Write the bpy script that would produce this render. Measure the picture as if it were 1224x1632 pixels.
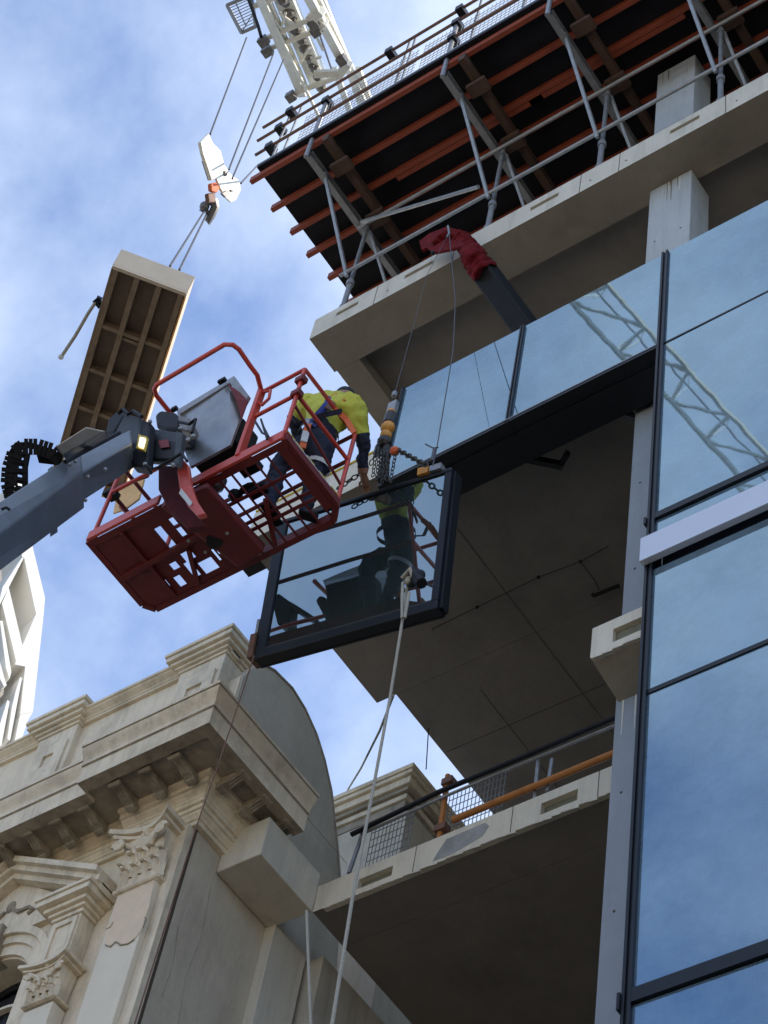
import bpy, bmesh, math, random
import numpy as np
from mathutils import Vector, Matrix
random.seed(7)
for o in list(bpy.data.objects): bpy.data.objects.remove(o)
SC = bpy.context.scene; COL = SC.collection
# ------------------------------------------------------------------ camera
F = 3388.577
M = np.array([[0.81809133, 0.55982902, 0.13159805], [-0.40306049, 0.72138282, -0.56315989], [-0.41020583, 0.40767425, 0.81580199]])
CAM = np.array([0, 0, 1.6])
cd = bpy.data.cameras.new('camera'); cam = bpy.data.objects.new('camera', cd); COL.objects.link(cam)
cd.sensor_fit = 'HORIZONTAL'; cd.sensor_width = 36; cd.lens = F/1224*36; cd.clip_start = .1; cd.clip_end = 3000
mw = Matrix.Identity(4)
for i in range(3):
    mw[i][0] = M[0][i]; mw[i][1] = -M[1][i]; mw[i][2] = -M[2][i]; mw[i][3] = CAM[i]
cam.matrix_world = mw; SC.camera = cam
# ------------------------------------------------------------------ sky and sun
SUN_EL, SUN_AZ = math.radians(36), math.radians(46)          # azimuth measured from +X towards +Y
w = bpy.data.worlds.new('World'); SC.world = w; w.use_nodes = True
nt = w.node_tree; nt.nodes.clear()
N = nt.nodes.new; L = nt.links.new
out = N('ShaderNodeOutputWorld'); bg = N('ShaderNodeBackground'); bg.inputs[1].default_value = .12
sky = N('ShaderNodeTexSky'); sky.sky_type = 'NISHITA'; sky.sun_disc = False; sky.sun_elevation = SUN_EL
sky.sun_rotation = math.pi/2 - SUN_AZ; sky.air_density = 1.0; sky.dust_density = .6; sky.ozone_density = 1.4
tc = N('ShaderNodeTexCoord'); mp = N('ShaderNodeMapping'); mp.inputs['Scale'].default_value = (1.0, 1.1, 1.0); mp.inputs['Rotation'].default_value = (.3, .5, .4); mp.inputs['Location'].default_value = (2.2, 3.3, 11)
n1 = N('ShaderNodeTexNoise'); n1.inputs['Scale'].default_value = 4.4; n1.inputs['Detail'].default_value = 9; n1.inputs['Roughness'].default_value = .56; n1.inputs['Distortion'].default_value = .1
r1 = N('ShaderNodeValToRGB'); r1.color_ramp.elements[0].position = .36; r1.color_ramp.elements[1].position = .68
r1.color_ramp.elements[0].color = (.04, .04, .04, 1); r1.color_ramp.elements[1].color = (.82, .82, .82, 1)
mx = N('ShaderNodeMix'); mx.data_type = 'RGBA'; mx.inputs[7].default_value = (5.6, 6.4, 7.7, 1)
gain = N('ShaderNodeMix'); gain.data_type = 'RGBA'; gain.blend_type = 'MULTIPLY'; gain.inputs[0].default_value = 1; gain.inputs[7].default_value = (.95, 1.22, 1.6, 1)
L(tc.outputs['Generated'], mp.inputs[0]); L(mp.outputs[0], n1.inputs['Vector']); L(n1.outputs[0], r1.inputs[0])
L(sky.outputs[0], gain.inputs[6]); L(gain.outputs[2], mx.inputs[6]); L(r1.outputs[0], mx.inputs[0]); L(mx.outputs[2], bg.inputs[0]); L(bg.outputs[0], out.inputs[0])
sd = bpy.data.lights.new('sun', 'SUN'); sd.energy = 4.2; sd.angle = math.radians(.53); sd.color = (1, .90, .76)
so = bpy.data.objects.new('sun', sd); COL.objects.link(so)
sv = Vector((math.cos(SUN_EL)*math.cos(SUN_AZ), math.cos(SUN_EL)*math.sin(SUN_AZ), math.sin(SUN_EL)))
so.rotation_euler = sv.to_track_quat('Z', 'Y').to_euler(); so.location = (0, 0, 90)
vs = SC.view_settings; vs.view_transform = 'Standard'; vs.look = 'None'; vs.exposure = 0.62; vs.gamma = 1; vs.use_curve_mapping = False
SC.render.engine = 'CYCLES'
# ------------------------------------------------------------------ helpers
V = Vector
def ray(px, py):
    v = M.T @ np.array([px-612, py-816, F]); return V(v/np.linalg.norm(v))
def at(px, py, Y): r = ray(px, py); return V(CAM) + r*(Y/r.y)
def atz(px, py, Z): r = ray(px, py); return V(CAM) + r*((Z-1.6)/r.z)
def atx(px, py, X): r = ray(px, py); return V(CAM) + r*(X/r.x)
def atd(px, py, D): return V(CAM) + ray(px, py)*D

def mat(name, col, rough=.7, metal=0, var=.12, scale=4, bump=0, bscale=30, spec=.5, streak=0, dark=None, darkamt=0, dscale=1.2, trans=0):
    m = bpy.data.materials.new(name); m.use_nodes = True; t = m.node_tree; b = t.nodes['Principled BSDF']
    b.inputs['Roughness'].default_value = rough; b.inputs['Metallic'].default_value = metal; b.inputs['Specular IOR Level'].default_value = spec
    if trans: b.inputs['Transmission Weight'].default_value = trans
    c = t.nodes.new('ShaderNodeTexCoord'); n = t.nodes.new('ShaderNodeTexNoise'); n.inputs['Scale'].default_value = scale; n.inputs['Detail'].default_value = 8; n.inputs['Roughness'].default_value = .65
    t.links.new(c.outputs['Object'], n.inputs['Vector'])
    r = t.nodes.new('ShaderNodeValToRGB'); r.color_ramp.elements[0].position = .3; r.color_ramp.elements[1].position = .7
    a = [x*(1-var) for x in col]; z = [min(1, x*(1+var)) for x in col]
    r.color_ramp.elements[0].color = (*a, 1); r.color_ramp.elements[1].color = (*z, 1)
    t.links.new(n.outputs[0], r.inputs[0]); last = r.outputs[0]
    def blend(last, c2, vec_scale, amt, p0, p1, sc):
        mp = t.nodes.new('ShaderNodeMapping'); mp.inputs['Scale'].default_value = vec_scale; t.links.new(c.outputs['Object'], mp.inputs[0])
        n2 = t.nodes.new('ShaderNodeTexNoise'); n2.inputs['Scale'].default_value = sc; n2.inputs['Detail'].default_value = 9; n2.inputs['Roughness'].default_value = .7; t.links.new(mp.outputs[0], n2.inputs['Vector'])
        r2 = t.nodes.new('ShaderNodeValToRGB'); r2.color_ramp.elements[0].position = p0; r2.color_ramp.elements[1].position = p1
        r2.color_ramp.elements[0].color = (0, 0, 0, 1); r2.color_ramp.elements[1].color = (amt, amt, amt, 1); t.links.new(n2.outputs[0], r2.inputs[0])
        x = t.nodes.new('ShaderNodeMix'); x.data_type = 'RGBA'; t.links.new(r2.outputs[0], x.inputs[0]); t.links.new(last, x.inputs[6]); x.inputs[7].default_value = (*c2, 1)
        return x.outputs[2]
    if streak: last = blend(last, dark or [x*.45 for x in col], (1, 1, .09), streak, .48, .72, 7)
    if darkamt: last = blend(last, dark or [x*.4 for x in col], (1, 1, 1), darkamt, .5, .72, dscale)
    t.links.new(last, b.inputs['Base Color'])
    if bump:
        n3 = t.nodes.new('ShaderNodeTexNoise'); n3.inputs['Scale'].default_value = bscale; n3.inputs['Detail'].default_value = 6; t.links.new(c.outputs['Object'], n3.inputs['Vector'])
        bp = t.nodes.new('ShaderNodeBump'); bp.inputs['Strength'].default_value = bump; bp.inputs['Distance'].default_value = .02
        t.links.new(n3.outputs[0], bp.inputs['Height']); t.links.new(bp.outputs[0], b.inputs['Normal'])
    return m
CONC = mat('concrete', (.60, .545, .44), .85, var=.12, scale=2.2, bump=.35, bscale=25, streak=.35, dark=(.25, .23, .18), darkamt=.35, dscale=1.1)
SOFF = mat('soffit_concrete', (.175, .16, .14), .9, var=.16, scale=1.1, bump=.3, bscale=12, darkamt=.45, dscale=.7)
BAND = mat('shaded_band_underside', (.25, .225, .18), .9, var=.15, scale=1.5, bump=.3, darkamt=.4)  # concrete darkened for undersides; their shade is held in the colour
CCOL = mat('column_concrete', (.42, .43, .42), .8, var=.08, scale=2, bump=.25, bscale=30, streak=.55, dark=(.26, .25, .22))
PATCH = mat('patch_mortar', (.27, .27, .26), .9, var=.25, scale=6, bump=.5)
PKT = mat('pocket_shade_lining', (.15, .14, .095), .95, var=.2, scale=8, bump=.3)  # dark olive; shade of a deeper recess is put into this colour
STON = mat('render_stucco', (.72, .61, .45), .85, var=.09, scale=3, bump=.35, bscale=22, streak=.5, dark=(.27, .22, .15), darkamt=.5, dscale=2.3)
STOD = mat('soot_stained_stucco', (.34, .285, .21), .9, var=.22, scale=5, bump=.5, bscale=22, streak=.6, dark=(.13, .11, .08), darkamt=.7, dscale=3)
STOP = mat('fresh_painted_render', (.70, .61, .47), .8, var=.05, scale=2, bump=.15, bscale=20, streak=.15, dark=(.45, .40, .32))
BARE = mat('bare_plaster', (.70, .54, .38), .9, var=.06, scale=5, bump=.35)
SIDE = mat('party_wall_cement', (.52, .45, .345), .9, var=.14, scale=1.3, bump=.45, bscale=20, streak=.4, dark=(.29, .24, .17), darkamt=.35, dscale=.9)
WALLB = mat('stained_block_wall', (.42, .38, .31), .9, var=.15, scale=1.6, bump=.3, streak=.6, dark=(.22, .18, .12), darkamt=.5)
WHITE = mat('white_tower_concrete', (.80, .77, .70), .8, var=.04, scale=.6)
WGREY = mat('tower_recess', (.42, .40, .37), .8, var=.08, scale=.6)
CRW = mat('crane_white_paint', (.80, .77, .66), .5, var=.10, scale=3, streak=.2, dark=(.4, .33, .22))
CRD = mat('crane_machinery', (.16, .15, .14), .5, metal=.3, var=.4, scale=9)
RED = mat('red_paint', (.15, .013, .012), .65, var=.18, scale=7, bump=.08, darkamt=.35, dark=(.09, .015, .012), dscale=6)
CRED = mat('dull_dark_red', (.07, .007, .008), .8, var=.3, scale=9, spec=.15)  # darker, less shiny red for the curved support piece
REDP = mat('sky_lit_red_paint', (.54, .058, .035), .38, var=.12, scale=8, darkamt=.3, dark=(.22, .03, .02), dscale=7)  # brighter copy of the basket red; reflected sky light is put into the colour
BGREY = mat('boom_grey_paint', (.125, .145, .165), .38, var=.2, scale=3, streak=.25, dark=(.09, .09, .09), darkamt=.25, dscale=2)
DGREY = mat('dark_grey_casting', (.035, .04, .045), .6, var=.3, scale=8, spec=.3)
BARK = mat('dark_sealant', (.07, .05, .035), .9)
BLK = mat('black_rubber', (.010, .010, .012), .6, var=.3, scale=9, spec=.25)
BLKM = mat('black_anodised_aluminium', (.009, .011, .015), .4, metal=.0, var=.2, scale=5, spec=.3)
GALV = mat('galvanised_steel', (.30, .30, .30), .5, metal=.55, var=.2, scale=9)
STL = mat('brushed_sheet_steel', (.34, .34, .34), .32, metal=.75, var=.2, scale=2.5, darkamt=.5, dark=(.16, .14, .12), dscale=2)
ORB = mat('orange_formwork_paint', (.28, .055, .022), .6, var=.2, scale=5, darkamt=.4, dark=(.14, .03, .015), dscale=5)
BRB = mat('brown_timber_beam', (.085, .045, .028), .8, var=.2, scale=5, bump=.3)
PLYB = mat('black_film_plywood', (.009, .009, .012), .6, var=.4, scale=2, spec=.2)
ORP = mat('weathered_orange_tube', (.42, .16, .035), .7, var=.3, scale=9, darkamt=.6, dark=(.16, .07, .03), dscale=9)
RUST = mat('rusty_tube', (.16, .075, .045), .7, var=.3, scale=8)
MESH = mat('mesh_wire', (.24, .25, .26), .5, metal=.5)
ALU = mat('satin_aluminium_band', (.55, .58, .66), .38, metal=.35, var=.03, scale=2)
TIMB = mat('formwork_timber', (.19, .135, .085), .85, var=.25, scale=5, bump=.3, darkamt=.4, dark=(.09, .06, .035), dscale=3)
TIMD = mat('dark_ply_soffit', (.10, .068, .045), .85, var=.2, scale=4)
TIML = mat('pale_painted_edge', (.48, .40, .30), .8, var=.06, scale=3)
PLY = mat('golden_plywood', (.60, .36, .14), .7, var=.18, scale=6)
ROPE = mat('rope', (.42, .38, .30), .9, var=.2, scale=60, bump=.8, bscale=120)
WIRE = mat('steel_wire_rope', (.10, .10, .11), .5, metal=.5)
HIVIS = mat('hi_vis_yellow_cloth', (.47, .46, .055), .85, var=.08, scale=14, bump=.7, bscale=11)
NAVY = mat('navy_workwear', (.018, .022, .045), .9, var=.25, scale=14, bump=.7, bscale=11)
SKIN = mat('skin', (.30, .15, .09), .6, var=.08)
BOOT = mat('boot_leather', (.05, .032, .02), .6)
HARB = mat('blue_webbing', (.03, .05, .25), .7)
HARO = mat('orange_webbing', (.62, .12, .03), .7)
REFL = mat('silver_tape', (.55, .55, .55), .4)
HAIR = mat('dark_cap', (.015, .015, .016), .8)
HOIST = mat('orange_hoist_paint', (.62, .27, .04), .5, var=.3, scale=14)
CHAIN = mat('dark_chain_steel', (.06, .055, .05), .45, metal=.6)
CLOTH = mat('red_cloth_wrap', (.13, .007, .009), .9, var=.4, scale=9, bump=1, bscale=14, spec=.2)
YEL = mat('yellow_tape', (.55, .40, .05), .7)
ASPH = mat('asphalt', (.05, .05, .052), .9, var=.2, scale=6, bump=.4)
PAVE = mat('footpath_concrete', (.2, .19, .17), .9, var=.15, scale=3)
AMB = bpy.data.materials.new('lit_work_lamp'); AMB.use_nodes = True
_b = AMB.node_tree.nodes['Principled BSDF']; _b.inputs['Emission Color'].default_value = (1, .78, .42, 1); _b.inputs['Emission Strength'].default_value = .9

def glass(name, tint, diff, refl, wav=.02, dots=0):
    m = bpy.data.materials.new(name); m.use_nodes = True; t = m.node_tree; t.nodes.clear(); n = t.nodes.new; l = t.links.new
    o = n('ShaderNodeOutputMaterial'); g = n('ShaderNodeBsdfGlossy'); g.inputs['Color'].default_value = (*tint, 1); g.inputs['Roughness'].default_value = .015
    d = n('ShaderNodeBsdfDiffuse'); x = n('ShaderNodeMixShader'); c = n('ShaderNodeTexCoord')
    no = n('ShaderNodeTexNoise'); no.inputs['Scale'].default_value = 1.4; no.inputs['Detail'].default_value = 10; no.inputs['Roughness'].default_value = .75; l(c.outputs['Object'], no.inputs['Vector'])
    r = n('ShaderNodeValToRGB'); r.color_ramp.elements[0].position = .3; r.color_ramp.elements[1].position = .7
    r.color_ramp.elements[0].color = (*[v*.55 for v in diff], 1); r.color_ramp.elements[1].color = (*[v*1.45 for v in diff], 1); l(no.outputs[0], r.inputs[0])
    col = r.outputs[0]
    if dots:
        mp = n('ShaderNodeMapping'); mp.inputs['Scale'].default_value = (26, 26, 26); l(c.outputs['Object'], mp.inputs[0])
        vo = n('ShaderNodeTexVoronoi'); vo.inputs['Randomness'].default_value = .0; vo.inputs['Scale'].default_value = 1; l(mp.outputs[0], vo.inputs['Vector'])
        rr = n('ShaderNodeValToRGB'); rr.color_ramp.elements[0].position = .22; rr.color_ramp.elements[1].position = .34
        rr.color_ramp.elements[0].color = (dots, dots, dots, 1); rr.color_ramp.elements[1].color = (0, 0, 0, 1); l(vo.outputs['Distance'], rr.inputs[0])
        mm = n('ShaderNodeMix'); mm.data_type = 'RGBA'; l(rr.outputs[0], mm.inputs[0]); l(col, mm.inputs[6]); mm.inputs[7].default_value = (.55, .55, .55, 1); col = mm.outputs[2]
    l(col, d.inputs['Color'])
    nb = n('ShaderNodeTexNoise'); nb.inputs['Scale'].default_value = 1.1; nb.inputs['Detail'].default_value = 1.5; l(c.outputs['Object'], nb.inputs['Vector'])
    bp = n('ShaderNodeBump'); bp.inputs['Strength'].default_value = wav; bp.inputs['Distance'].default_value = 1.0; l(nb.outputs[0], bp.inputs['Height'])
    l(bp.outputs[0], g.inputs['Normal']); x.inputs[0].default_value = refl
    l(d.outputs[0], x.inputs[1]); l(g.outputs[0], x.inputs[2]); l(x.outputs[0], o.inputs[0]); return m
GLS = glass('blue_grey_curtain_glass', (.45, .60, .70), (.11, .17, .215), .45, .0016)
GLD = glass('fritted_curtain_glass', (.45, .60, .70), (.12, .18, .225), .43, .0016, .35)
GLP = glass('new_panel_glass', (.54, .66, .72), (.03, .042, .040), .44, .004)
GLW = glass('old_window_glass', (.6, .7, .8), (.02, .03, .04), .5, .03)

class MB:
    def __init__(s): s.v = []; s.f = []
    def hexa(s, p):                    # 8 points: bottom 4 then top 4
        b = len(s.v); s.v += [V(q) for q in p]
        s.f += [tuple(b+i for i in q) for q in ((0, 3, 2, 1), (4, 5, 6, 7), (0, 1, 5, 4), (1, 2, 6, 5), (2, 3, 7, 6), (3, 0, 4, 7))]; return s
    def box(s, a, b):
        x0, y0, z0 = a; x1, y1, z1 = b
        return s.hexa([(x0, y0, z0), (x1, y0, z0), (x1, y1, z0), (x0, y1, z0), (x0, y0, z1), (x1, y0, z1), (x1, y1, z1), (x0, y1, z1)])
    def obox(s, o, R, a, b):           # box in a local frame: origin o, columns R
        x0, y0, z0 = a; x1, y1, z1 = b
        return s.hexa([V(o)+R@V(q) for q in [(x0, y0, z0), (x1, y0, z0), (x1, y1, z0), (x0, y1, z0), (x0, y0, z1), (x1, y0, z1), (x1, y1, z1), (x0, y1, z1)]])
    def bar(s, p, q, w, h, up=(0, 0, 1)):
        p = V(p); q = V(q); d = (q-p).normalized(); u = V(up)
        if abs(d.dot(u)) > .98: u = V((0, 1, 0))
        a = d.cross(u).normalized()*w/2; c = a.cross(d).normalized()*h/2
        return s.hexa([p-a-c, p+a-c, q+a-c, q-a-c, p-a+c, p+a+c, q+a+c, q-a+c])
    def tube(s, pts, r, n=8, close=True):
        pts = [V(p) for p in pts]; b = len(s.v); rs = r if isinstance(r, (list, tuple)) else [r]*len(pts); prev = None
        for i, p in enumerate(pts):
            d = (pts[min(i+1, len(pts)-1)]-pts[max(i-1, 0)]).normalized()
            if prev is None:
                u = V((0, 0, 1)) if abs(d.z) < .9 else V((1, 0, 0)); a = d.cross(u).normalized()
            else: a = (prev-d*prev.dot(d)).normalized()
            prev = a; c = d.cross(a)
            for k in range(n):
                t = 2*math.pi*k/n; s.v.append(p+(a*math.cos(t)+c*math.sin(t))*rs[i])
        for i in range(len(pts)-1):
            for k in range(n):
                k2 = (k+1) % n; s.f.append((b+i*n+k, b+i*n+k2, b+(i+1)*n+k2, b+(i+1)*n+k))
        if close:
            s.f.append(tuple(b+k for k in reversed(range(n)))); s.f.append(tuple(b+(len(pts)-1)*n+k for k in range(n)))
        return s
    def prism(s, poly, ext):           # planar polygon (3D points) extruded by ext
        b = len(s.v); n = len(poly); e = V(ext); s.v += [V(p) for p in poly]+[V(p)+e for p in poly]
        s.f.append(tuple(range(b, b+n))); s.f.append(tuple(reversed(range(b+n, b+2*n))))
        for i in range(n): j = (i+1) % n; s.f.append((b+i, b+i+n, b+j+n, b+j))
        return s
    def ball(s, c, r, n=8, sc=(1, 1, 1)):
        b = len(s.v); c = V(c)
        for i in range(n+1):
            t = math.pi*i/n
            for k in range(n*2):
                a = math.pi*k/n; s.v.append(c+V((sc[0]*math.sin(t)*math.cos(a), sc[1]*math.sin(t)*math.sin(a), sc[2]*math.cos(t)))*r)
        m = n*2
        for i in range(n):
            for k in range(m): s.f.append((b+i*m+k, b+(i+1)*m+k, b+(i+1)*m+(k+1) % m, b+i*m+(k+1) % m))
        return s
    def build(s, name, m, parent=None, smooth=False, bevel=0, root=None, kind=None):
        org = world_loc(parent) if parent else V((0, 0, 0))
        if parent is None and root is not None: org = V(root)
        me = bpy.data.meshes.new(name); me.from_pydata([tuple(v-org) for v in s.v], [], s.f); me.materials.append(m)
        bm = bmesh.new(); bm.from_mesh(me); bmesh.ops.remove_doubles(bm, verts=bm.verts, dist=1e-5) if smooth else None
        bmesh.ops.recalc_face_normals(bm, faces=bm.faces); bm.to_mesh(me); bm.free()
        if smooth:
            me.shade_smooth(); me.set_sharp_from_angle(angle=math.radians(45))
        o = bpy.data.objects.new(name, me); COL.objects.link(o)
        if parent: o.parent = parent
        else: o.location = org
        if kind: o['kind'] = kind
        if bevel:
            md = o.modifiers.new('bevel', 'BEVEL'); md.width = bevel; md.segments = 2; md.limit_method = 'ANGLE'
        return o
def world_loc(o):
    p = V((0, 0, 0))
    while o: p = p+V(o.location); o = o.parent
    return p
def tag(o, label, cat, group=None):
    o['label'] = label; o['category'] = cat
    if group: o['group'] = group
    return o
def thing(name, loc, label, cat, group=None):
    o = bpy.data.objects.new(name, None); o.empty_display_size = .2; COL.objects.link(o); o.location = V(loc); return tag(o, label, cat, group)
SPLIT = {'beam_clamp', 'hydraulic_hose', 'mullion_knob', 'soffit_joint', 'lower_hook', 'rail_knob', 'stored_tool', 'kick_plate', 'inner_flange', 'cross_member', 'wheel', 'window_frame_x', 'coupler', 'machinery', 'fixing_arm_x'}
def part(name, m, parent, fn, **k):
    b = MB(); fn(b)
    if name in SPLIT:
        adj = list(range(len(b.v)))
        def find(i):
            while adj[i] != i: adj[i] = adj[adj[i]]; i = adj[i]
            return i
        for f in b.f:
            for q in f[1:]: adj[find(q)] = find(f[0])
        gr = {}
        for f in b.f: gr.setdefault(find(f[0]), []).append(f)
        os_ = []
        for fs in gr.values():
            c = MB(); mp = {}
            for f in fs:
                for q in f:
                    if q not in mp: mp[q] = len(c.v); c.v.append(b.v[q])
                c.f.append(tuple(mp[q] for q in f))
            os_.append(c.build(name, m, parent, **k))
        return os_
    return b.build(name, m, parent, **k)
def copy_part(o, off, parent=None):
    c = o.copy(); COL.objects.link(c); c.parent = parent or o.parent; c.location = V(o.location)+V(off); return c

# ================================================================== ground
MB().box((-300, -300, -.3), (300, 300, 0)).build('ground', ASPH, kind='structure')
MB().box((-80, 4.5, .004), (60, 9.0, .14)).build('pavement', PAVE, kind='structure')

# ================================================================== unfinished building
B = thing('unfinished_building', (-6, 9.4, 0), 'tall unfinished concrete building with bare slabs and blue glass facade', 'building')
def slab(x0, x1, y0, y1, z0, z1, pockets, name='floor_slab', depth=.07):
    m = MB(); m.box((x0, y0+depth, z0), (x1, y1, z1))
    xs = x0
    for (a, b, za, zb) in sorted(pockets):
        m.box((xs, y0, z0), (a, y0+depth, z1)); m.box((a, y0, z0), (b, y0+depth, za)); m.box((a, y0, zb), (b, y0+depth, z1)); xs = b
    m.box((xs, y0, z0), (x1, y0+depth, z1))
    o = m.build(name, CONC, B); o.data.materials.append(BAND if z0 > 24 else SOFF)  # down-facing faces take a darker concrete, underside shade put into the colour
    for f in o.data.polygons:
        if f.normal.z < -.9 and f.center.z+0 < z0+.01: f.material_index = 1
    for (a, b, za, zb) in pockets:
        MB().box((a, y0+depth-.012, za), (b, y0+depth-.003, zb)).build('pocket_shade_lining', PKT, o)
    return o
XR = 4.0; YB = 24
# upper slab with thick perimeter band
s3 = slab(-11.1, XR, 9, 9.57, 25.02, 25.52, [(-10.73, -10.38, 25.28, 25.37), (-9.66, -9.22, 25.28, 25.38), (-7.77, -7.36, 25.26, 25.36), (-5.8, -5.4, 25.28, 25.38), (-3.9, -3.5, 25.28, 25.38)])
part('edge_band', BAND, B, lambda m: m.box((-11.06, 9.573, 25.02), (-10.71, YB, 25.518)))
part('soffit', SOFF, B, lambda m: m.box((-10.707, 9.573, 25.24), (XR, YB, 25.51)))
# middle slab
slab(-11.07, -9.0, 9, 9.5, 20.45, 21.02, [])
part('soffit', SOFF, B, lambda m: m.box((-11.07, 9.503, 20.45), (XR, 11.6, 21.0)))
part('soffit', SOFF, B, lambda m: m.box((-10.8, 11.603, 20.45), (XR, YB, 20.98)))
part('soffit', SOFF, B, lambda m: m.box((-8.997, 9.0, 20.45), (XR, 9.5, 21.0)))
part('edge_board', PLYB, B, lambda m: m.box((-11.33, 9.0, 20.46), (-11.073, 9.41, 20.6)))
part('edge_tape', YEL, B, lambda m: m.box((-11.05, 8.985, 21.023), (-9.2, 9.05, 21.055)))
# slab joints under the middle soffit
JNT = mat('faint_soffit_joint', (.09, .082, .072), .95)
for (x, y0, y1) in ((-8.9, 9.6, 16), (-9.9, 12, 19)):
    part('soffit_joint', JNT, B, lambda m: m.box((x, y0, 20.445), (x+.006, y1, 20.449)))
for y in (12.6, 14.4):
    part('soffit_joint', JNT, B, lambda m: m.box((-10.75, y, 20.445), (-6.4, y+.006, 20.449)))
def cable(px, z, r=.005, name='cable', m=BLK):
    part(name, m, B, lambda b: b.tube([atz(x, y, z) for x, y in px], r, 5))
cable([(690, 1002), (760, 968), (858, 920), (925, 895), (970, 870)], 20.42)
cable([(925, 895), (948, 925), (955, 940)], 20.41)
for p in ((760, 968), (858, 920), (925, 895), (945, 948), (985, 935)):
    part('ceiling_box', BLK, B, lambda b: b.ball(atz(*p, 20.42), .022, 4))
part('ceiling_bracket', BLK, B, lambda b: b.bar(atz(945, 950, 20.4), atz(987, 933, 20.4), .03, .03))
part('cable', BLK, B, lambda b: b.tube([atz(690, 1002, 20.42), at(688, 1080, 12.2), at(683, 1160, 12.2), at(679, 1226, 12.2)], .007, 5))
# lower slab, recessed
s1 = slab(-10.12, XR, 10.34, 10.84, 15.5, 15.84, [(-9.63, -9.24, 15.57, 15.70), (-7.64, -7.26, 15.57, 15.72)])
part('soffit', SOFF, B, lambda m: m.box((-10.12, 10.843, 15.5), (XR, YB, 15.83)))
part('mortar_patch', PATCH, B, lambda m: m.prism([V((x, 10.337, z)) for x, z in ((-8.78, 15.53), (-8.74, 15.62), (-8.66, 15.76), (-8.24, 15.77), (-8.19, 15.70), (-8.25, 15.60), (-8.4, 15.56), (-8.6, 15.52))], (0, .0025, 0)))
# ragged lower arris of broken concrete
def ragged(x0, x1, y, z, n, amp, mt=CONC):
    m = MB()
    step = (x1-x0)/n
    for i in range(n):
        h = random.uniform(.2, 1)*amp; a = x0+i*step
        m.hexa([(a, y, z-h*.5), (a+step*1.02, y, z-h), (a+step*1.02, y+.05, z-h*.4), (a, y+.05, z-h*.2), (a, y, z-.001), (a+step*1.02, y, z-.001), (a+step*1.02, y+.06, z-.001), (a, y+.06, z-.001)])
    return m.build('broken_arris', mt, B)
ragged(-9.2, -6.4, 10.34, 15.5, 30, .035); ragged(-10.0, -9.2, 10.34, 15.5, 10, .018)
# column
COLB = mat('shaded_blue_grey_concrete', (.25, .275, .30), .8, var=.08, scale=2, bump=.25, bscale=30, streak=.4, dark=(.18, .18, .17))  # darker blue-grey copy; weaker light on the lower column is in the colour
part('column', CCOL, B, lambda m: m.box((-6.31, 9.42, 21.03), (-5.74, 9.84, 25.018)), bevel=.012)
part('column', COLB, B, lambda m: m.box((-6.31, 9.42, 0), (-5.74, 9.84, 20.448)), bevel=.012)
part('column', CCOL, B, lambda m: m.box((-6.31, 9.42, 25.522), (-5.74, 9.84, 28.55)), bevel=.012)
for x in (-1.5,): part('column', CCOL, B, lambda m: m.box((x, 9.42, 0), (x+.6, 9.9, 25.018)))
WASH = mat('lime_and_rust_wash', (.20, .16, .10), .95, var=.3, scale=20)
WASHW = mat('lime_wash_drips', (.60, .58, .52), .95, var=.1, scale=20)
for zt_ in (25.0, 15.36, 28.5):
    for k in range(7):
        x = -6.27+random.random()*.48; l_ = random.uniform(.12, .55); w_ = random.uniform(.006, .022)
        part('drip_stain', WASH if k % 3 else WASHW, B, lambda m: m.prism([(x, 9.4185, zt_), (x+w_, 9.4185, zt_), (x+w_*.7, 9.4185, zt_-l_), (x+w_*.3, 9.4185, zt_-l_*1.1)], (0, -.0012, 0)))
# corbel (slab edge remnant) on the column
m = MB(); m.box((-6.31, 9.0, 15.5), (-5.3, 9.06, 15.58)); m.box((-6.31, 9.0, 15.76), (-5.3, 9.06, 15.9)); m.box((-6.31, 9.0, 15.58), (-6.1, 9.06, 15.76)); m.box((-6.31, 9.063, 15.5), (-5.3, 9.415, 15.9))
cb = m.build('corbel', CONC, B); MB().box((-6.1, 9.045, 15.585), (-5.3, 9.062, 15.755)).build('pocket_shade_lining', PKT, cb)
part('corbel_underside', BAND, B, lambda m: m.hexa([(-6.28, 9.36, 15.38), (-5.3, 9.36, 15.38), (-5.3, 9.418, 15.36), (-6.28, 9.418, 15.36), (-6.31, 9.03, 15.498), (-5.3, 9.03, 15.498), (-5.3, 9.418, 15.498), (-6.31, 9.418, 15.498)]))
ragged(-6.3, -5.4, 9.0, 15.5, 9, .04)
# transfer beam block and pier against the old building
part('transfer_beam', CONC, B, lambda m: m.box((-10.635, 9.51, 15.5), (-10.12, 10.335, 16.0)), bevel=.012)
part('pier', CONC, B, lambda m: m.box((-10.86, 10.3, 0), (-10.52, 10.8, 15.497)), bevel=.01)
part('infill_wall', WALLB, B, lambda m: m.box((-10.9, 10.85, 0), (-10.35, 24, 15.49)))
part('back_wall', WALLB, B, lambda m: m.box((-10.35, 20, 0), (XR, 20.3, 15.49)))
# interior core so that floors are not open right through
part('lift_core', SOFF, B, lambda m: m.box((-5.2, 14, 0), (2, 22, 28.4)))
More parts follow.
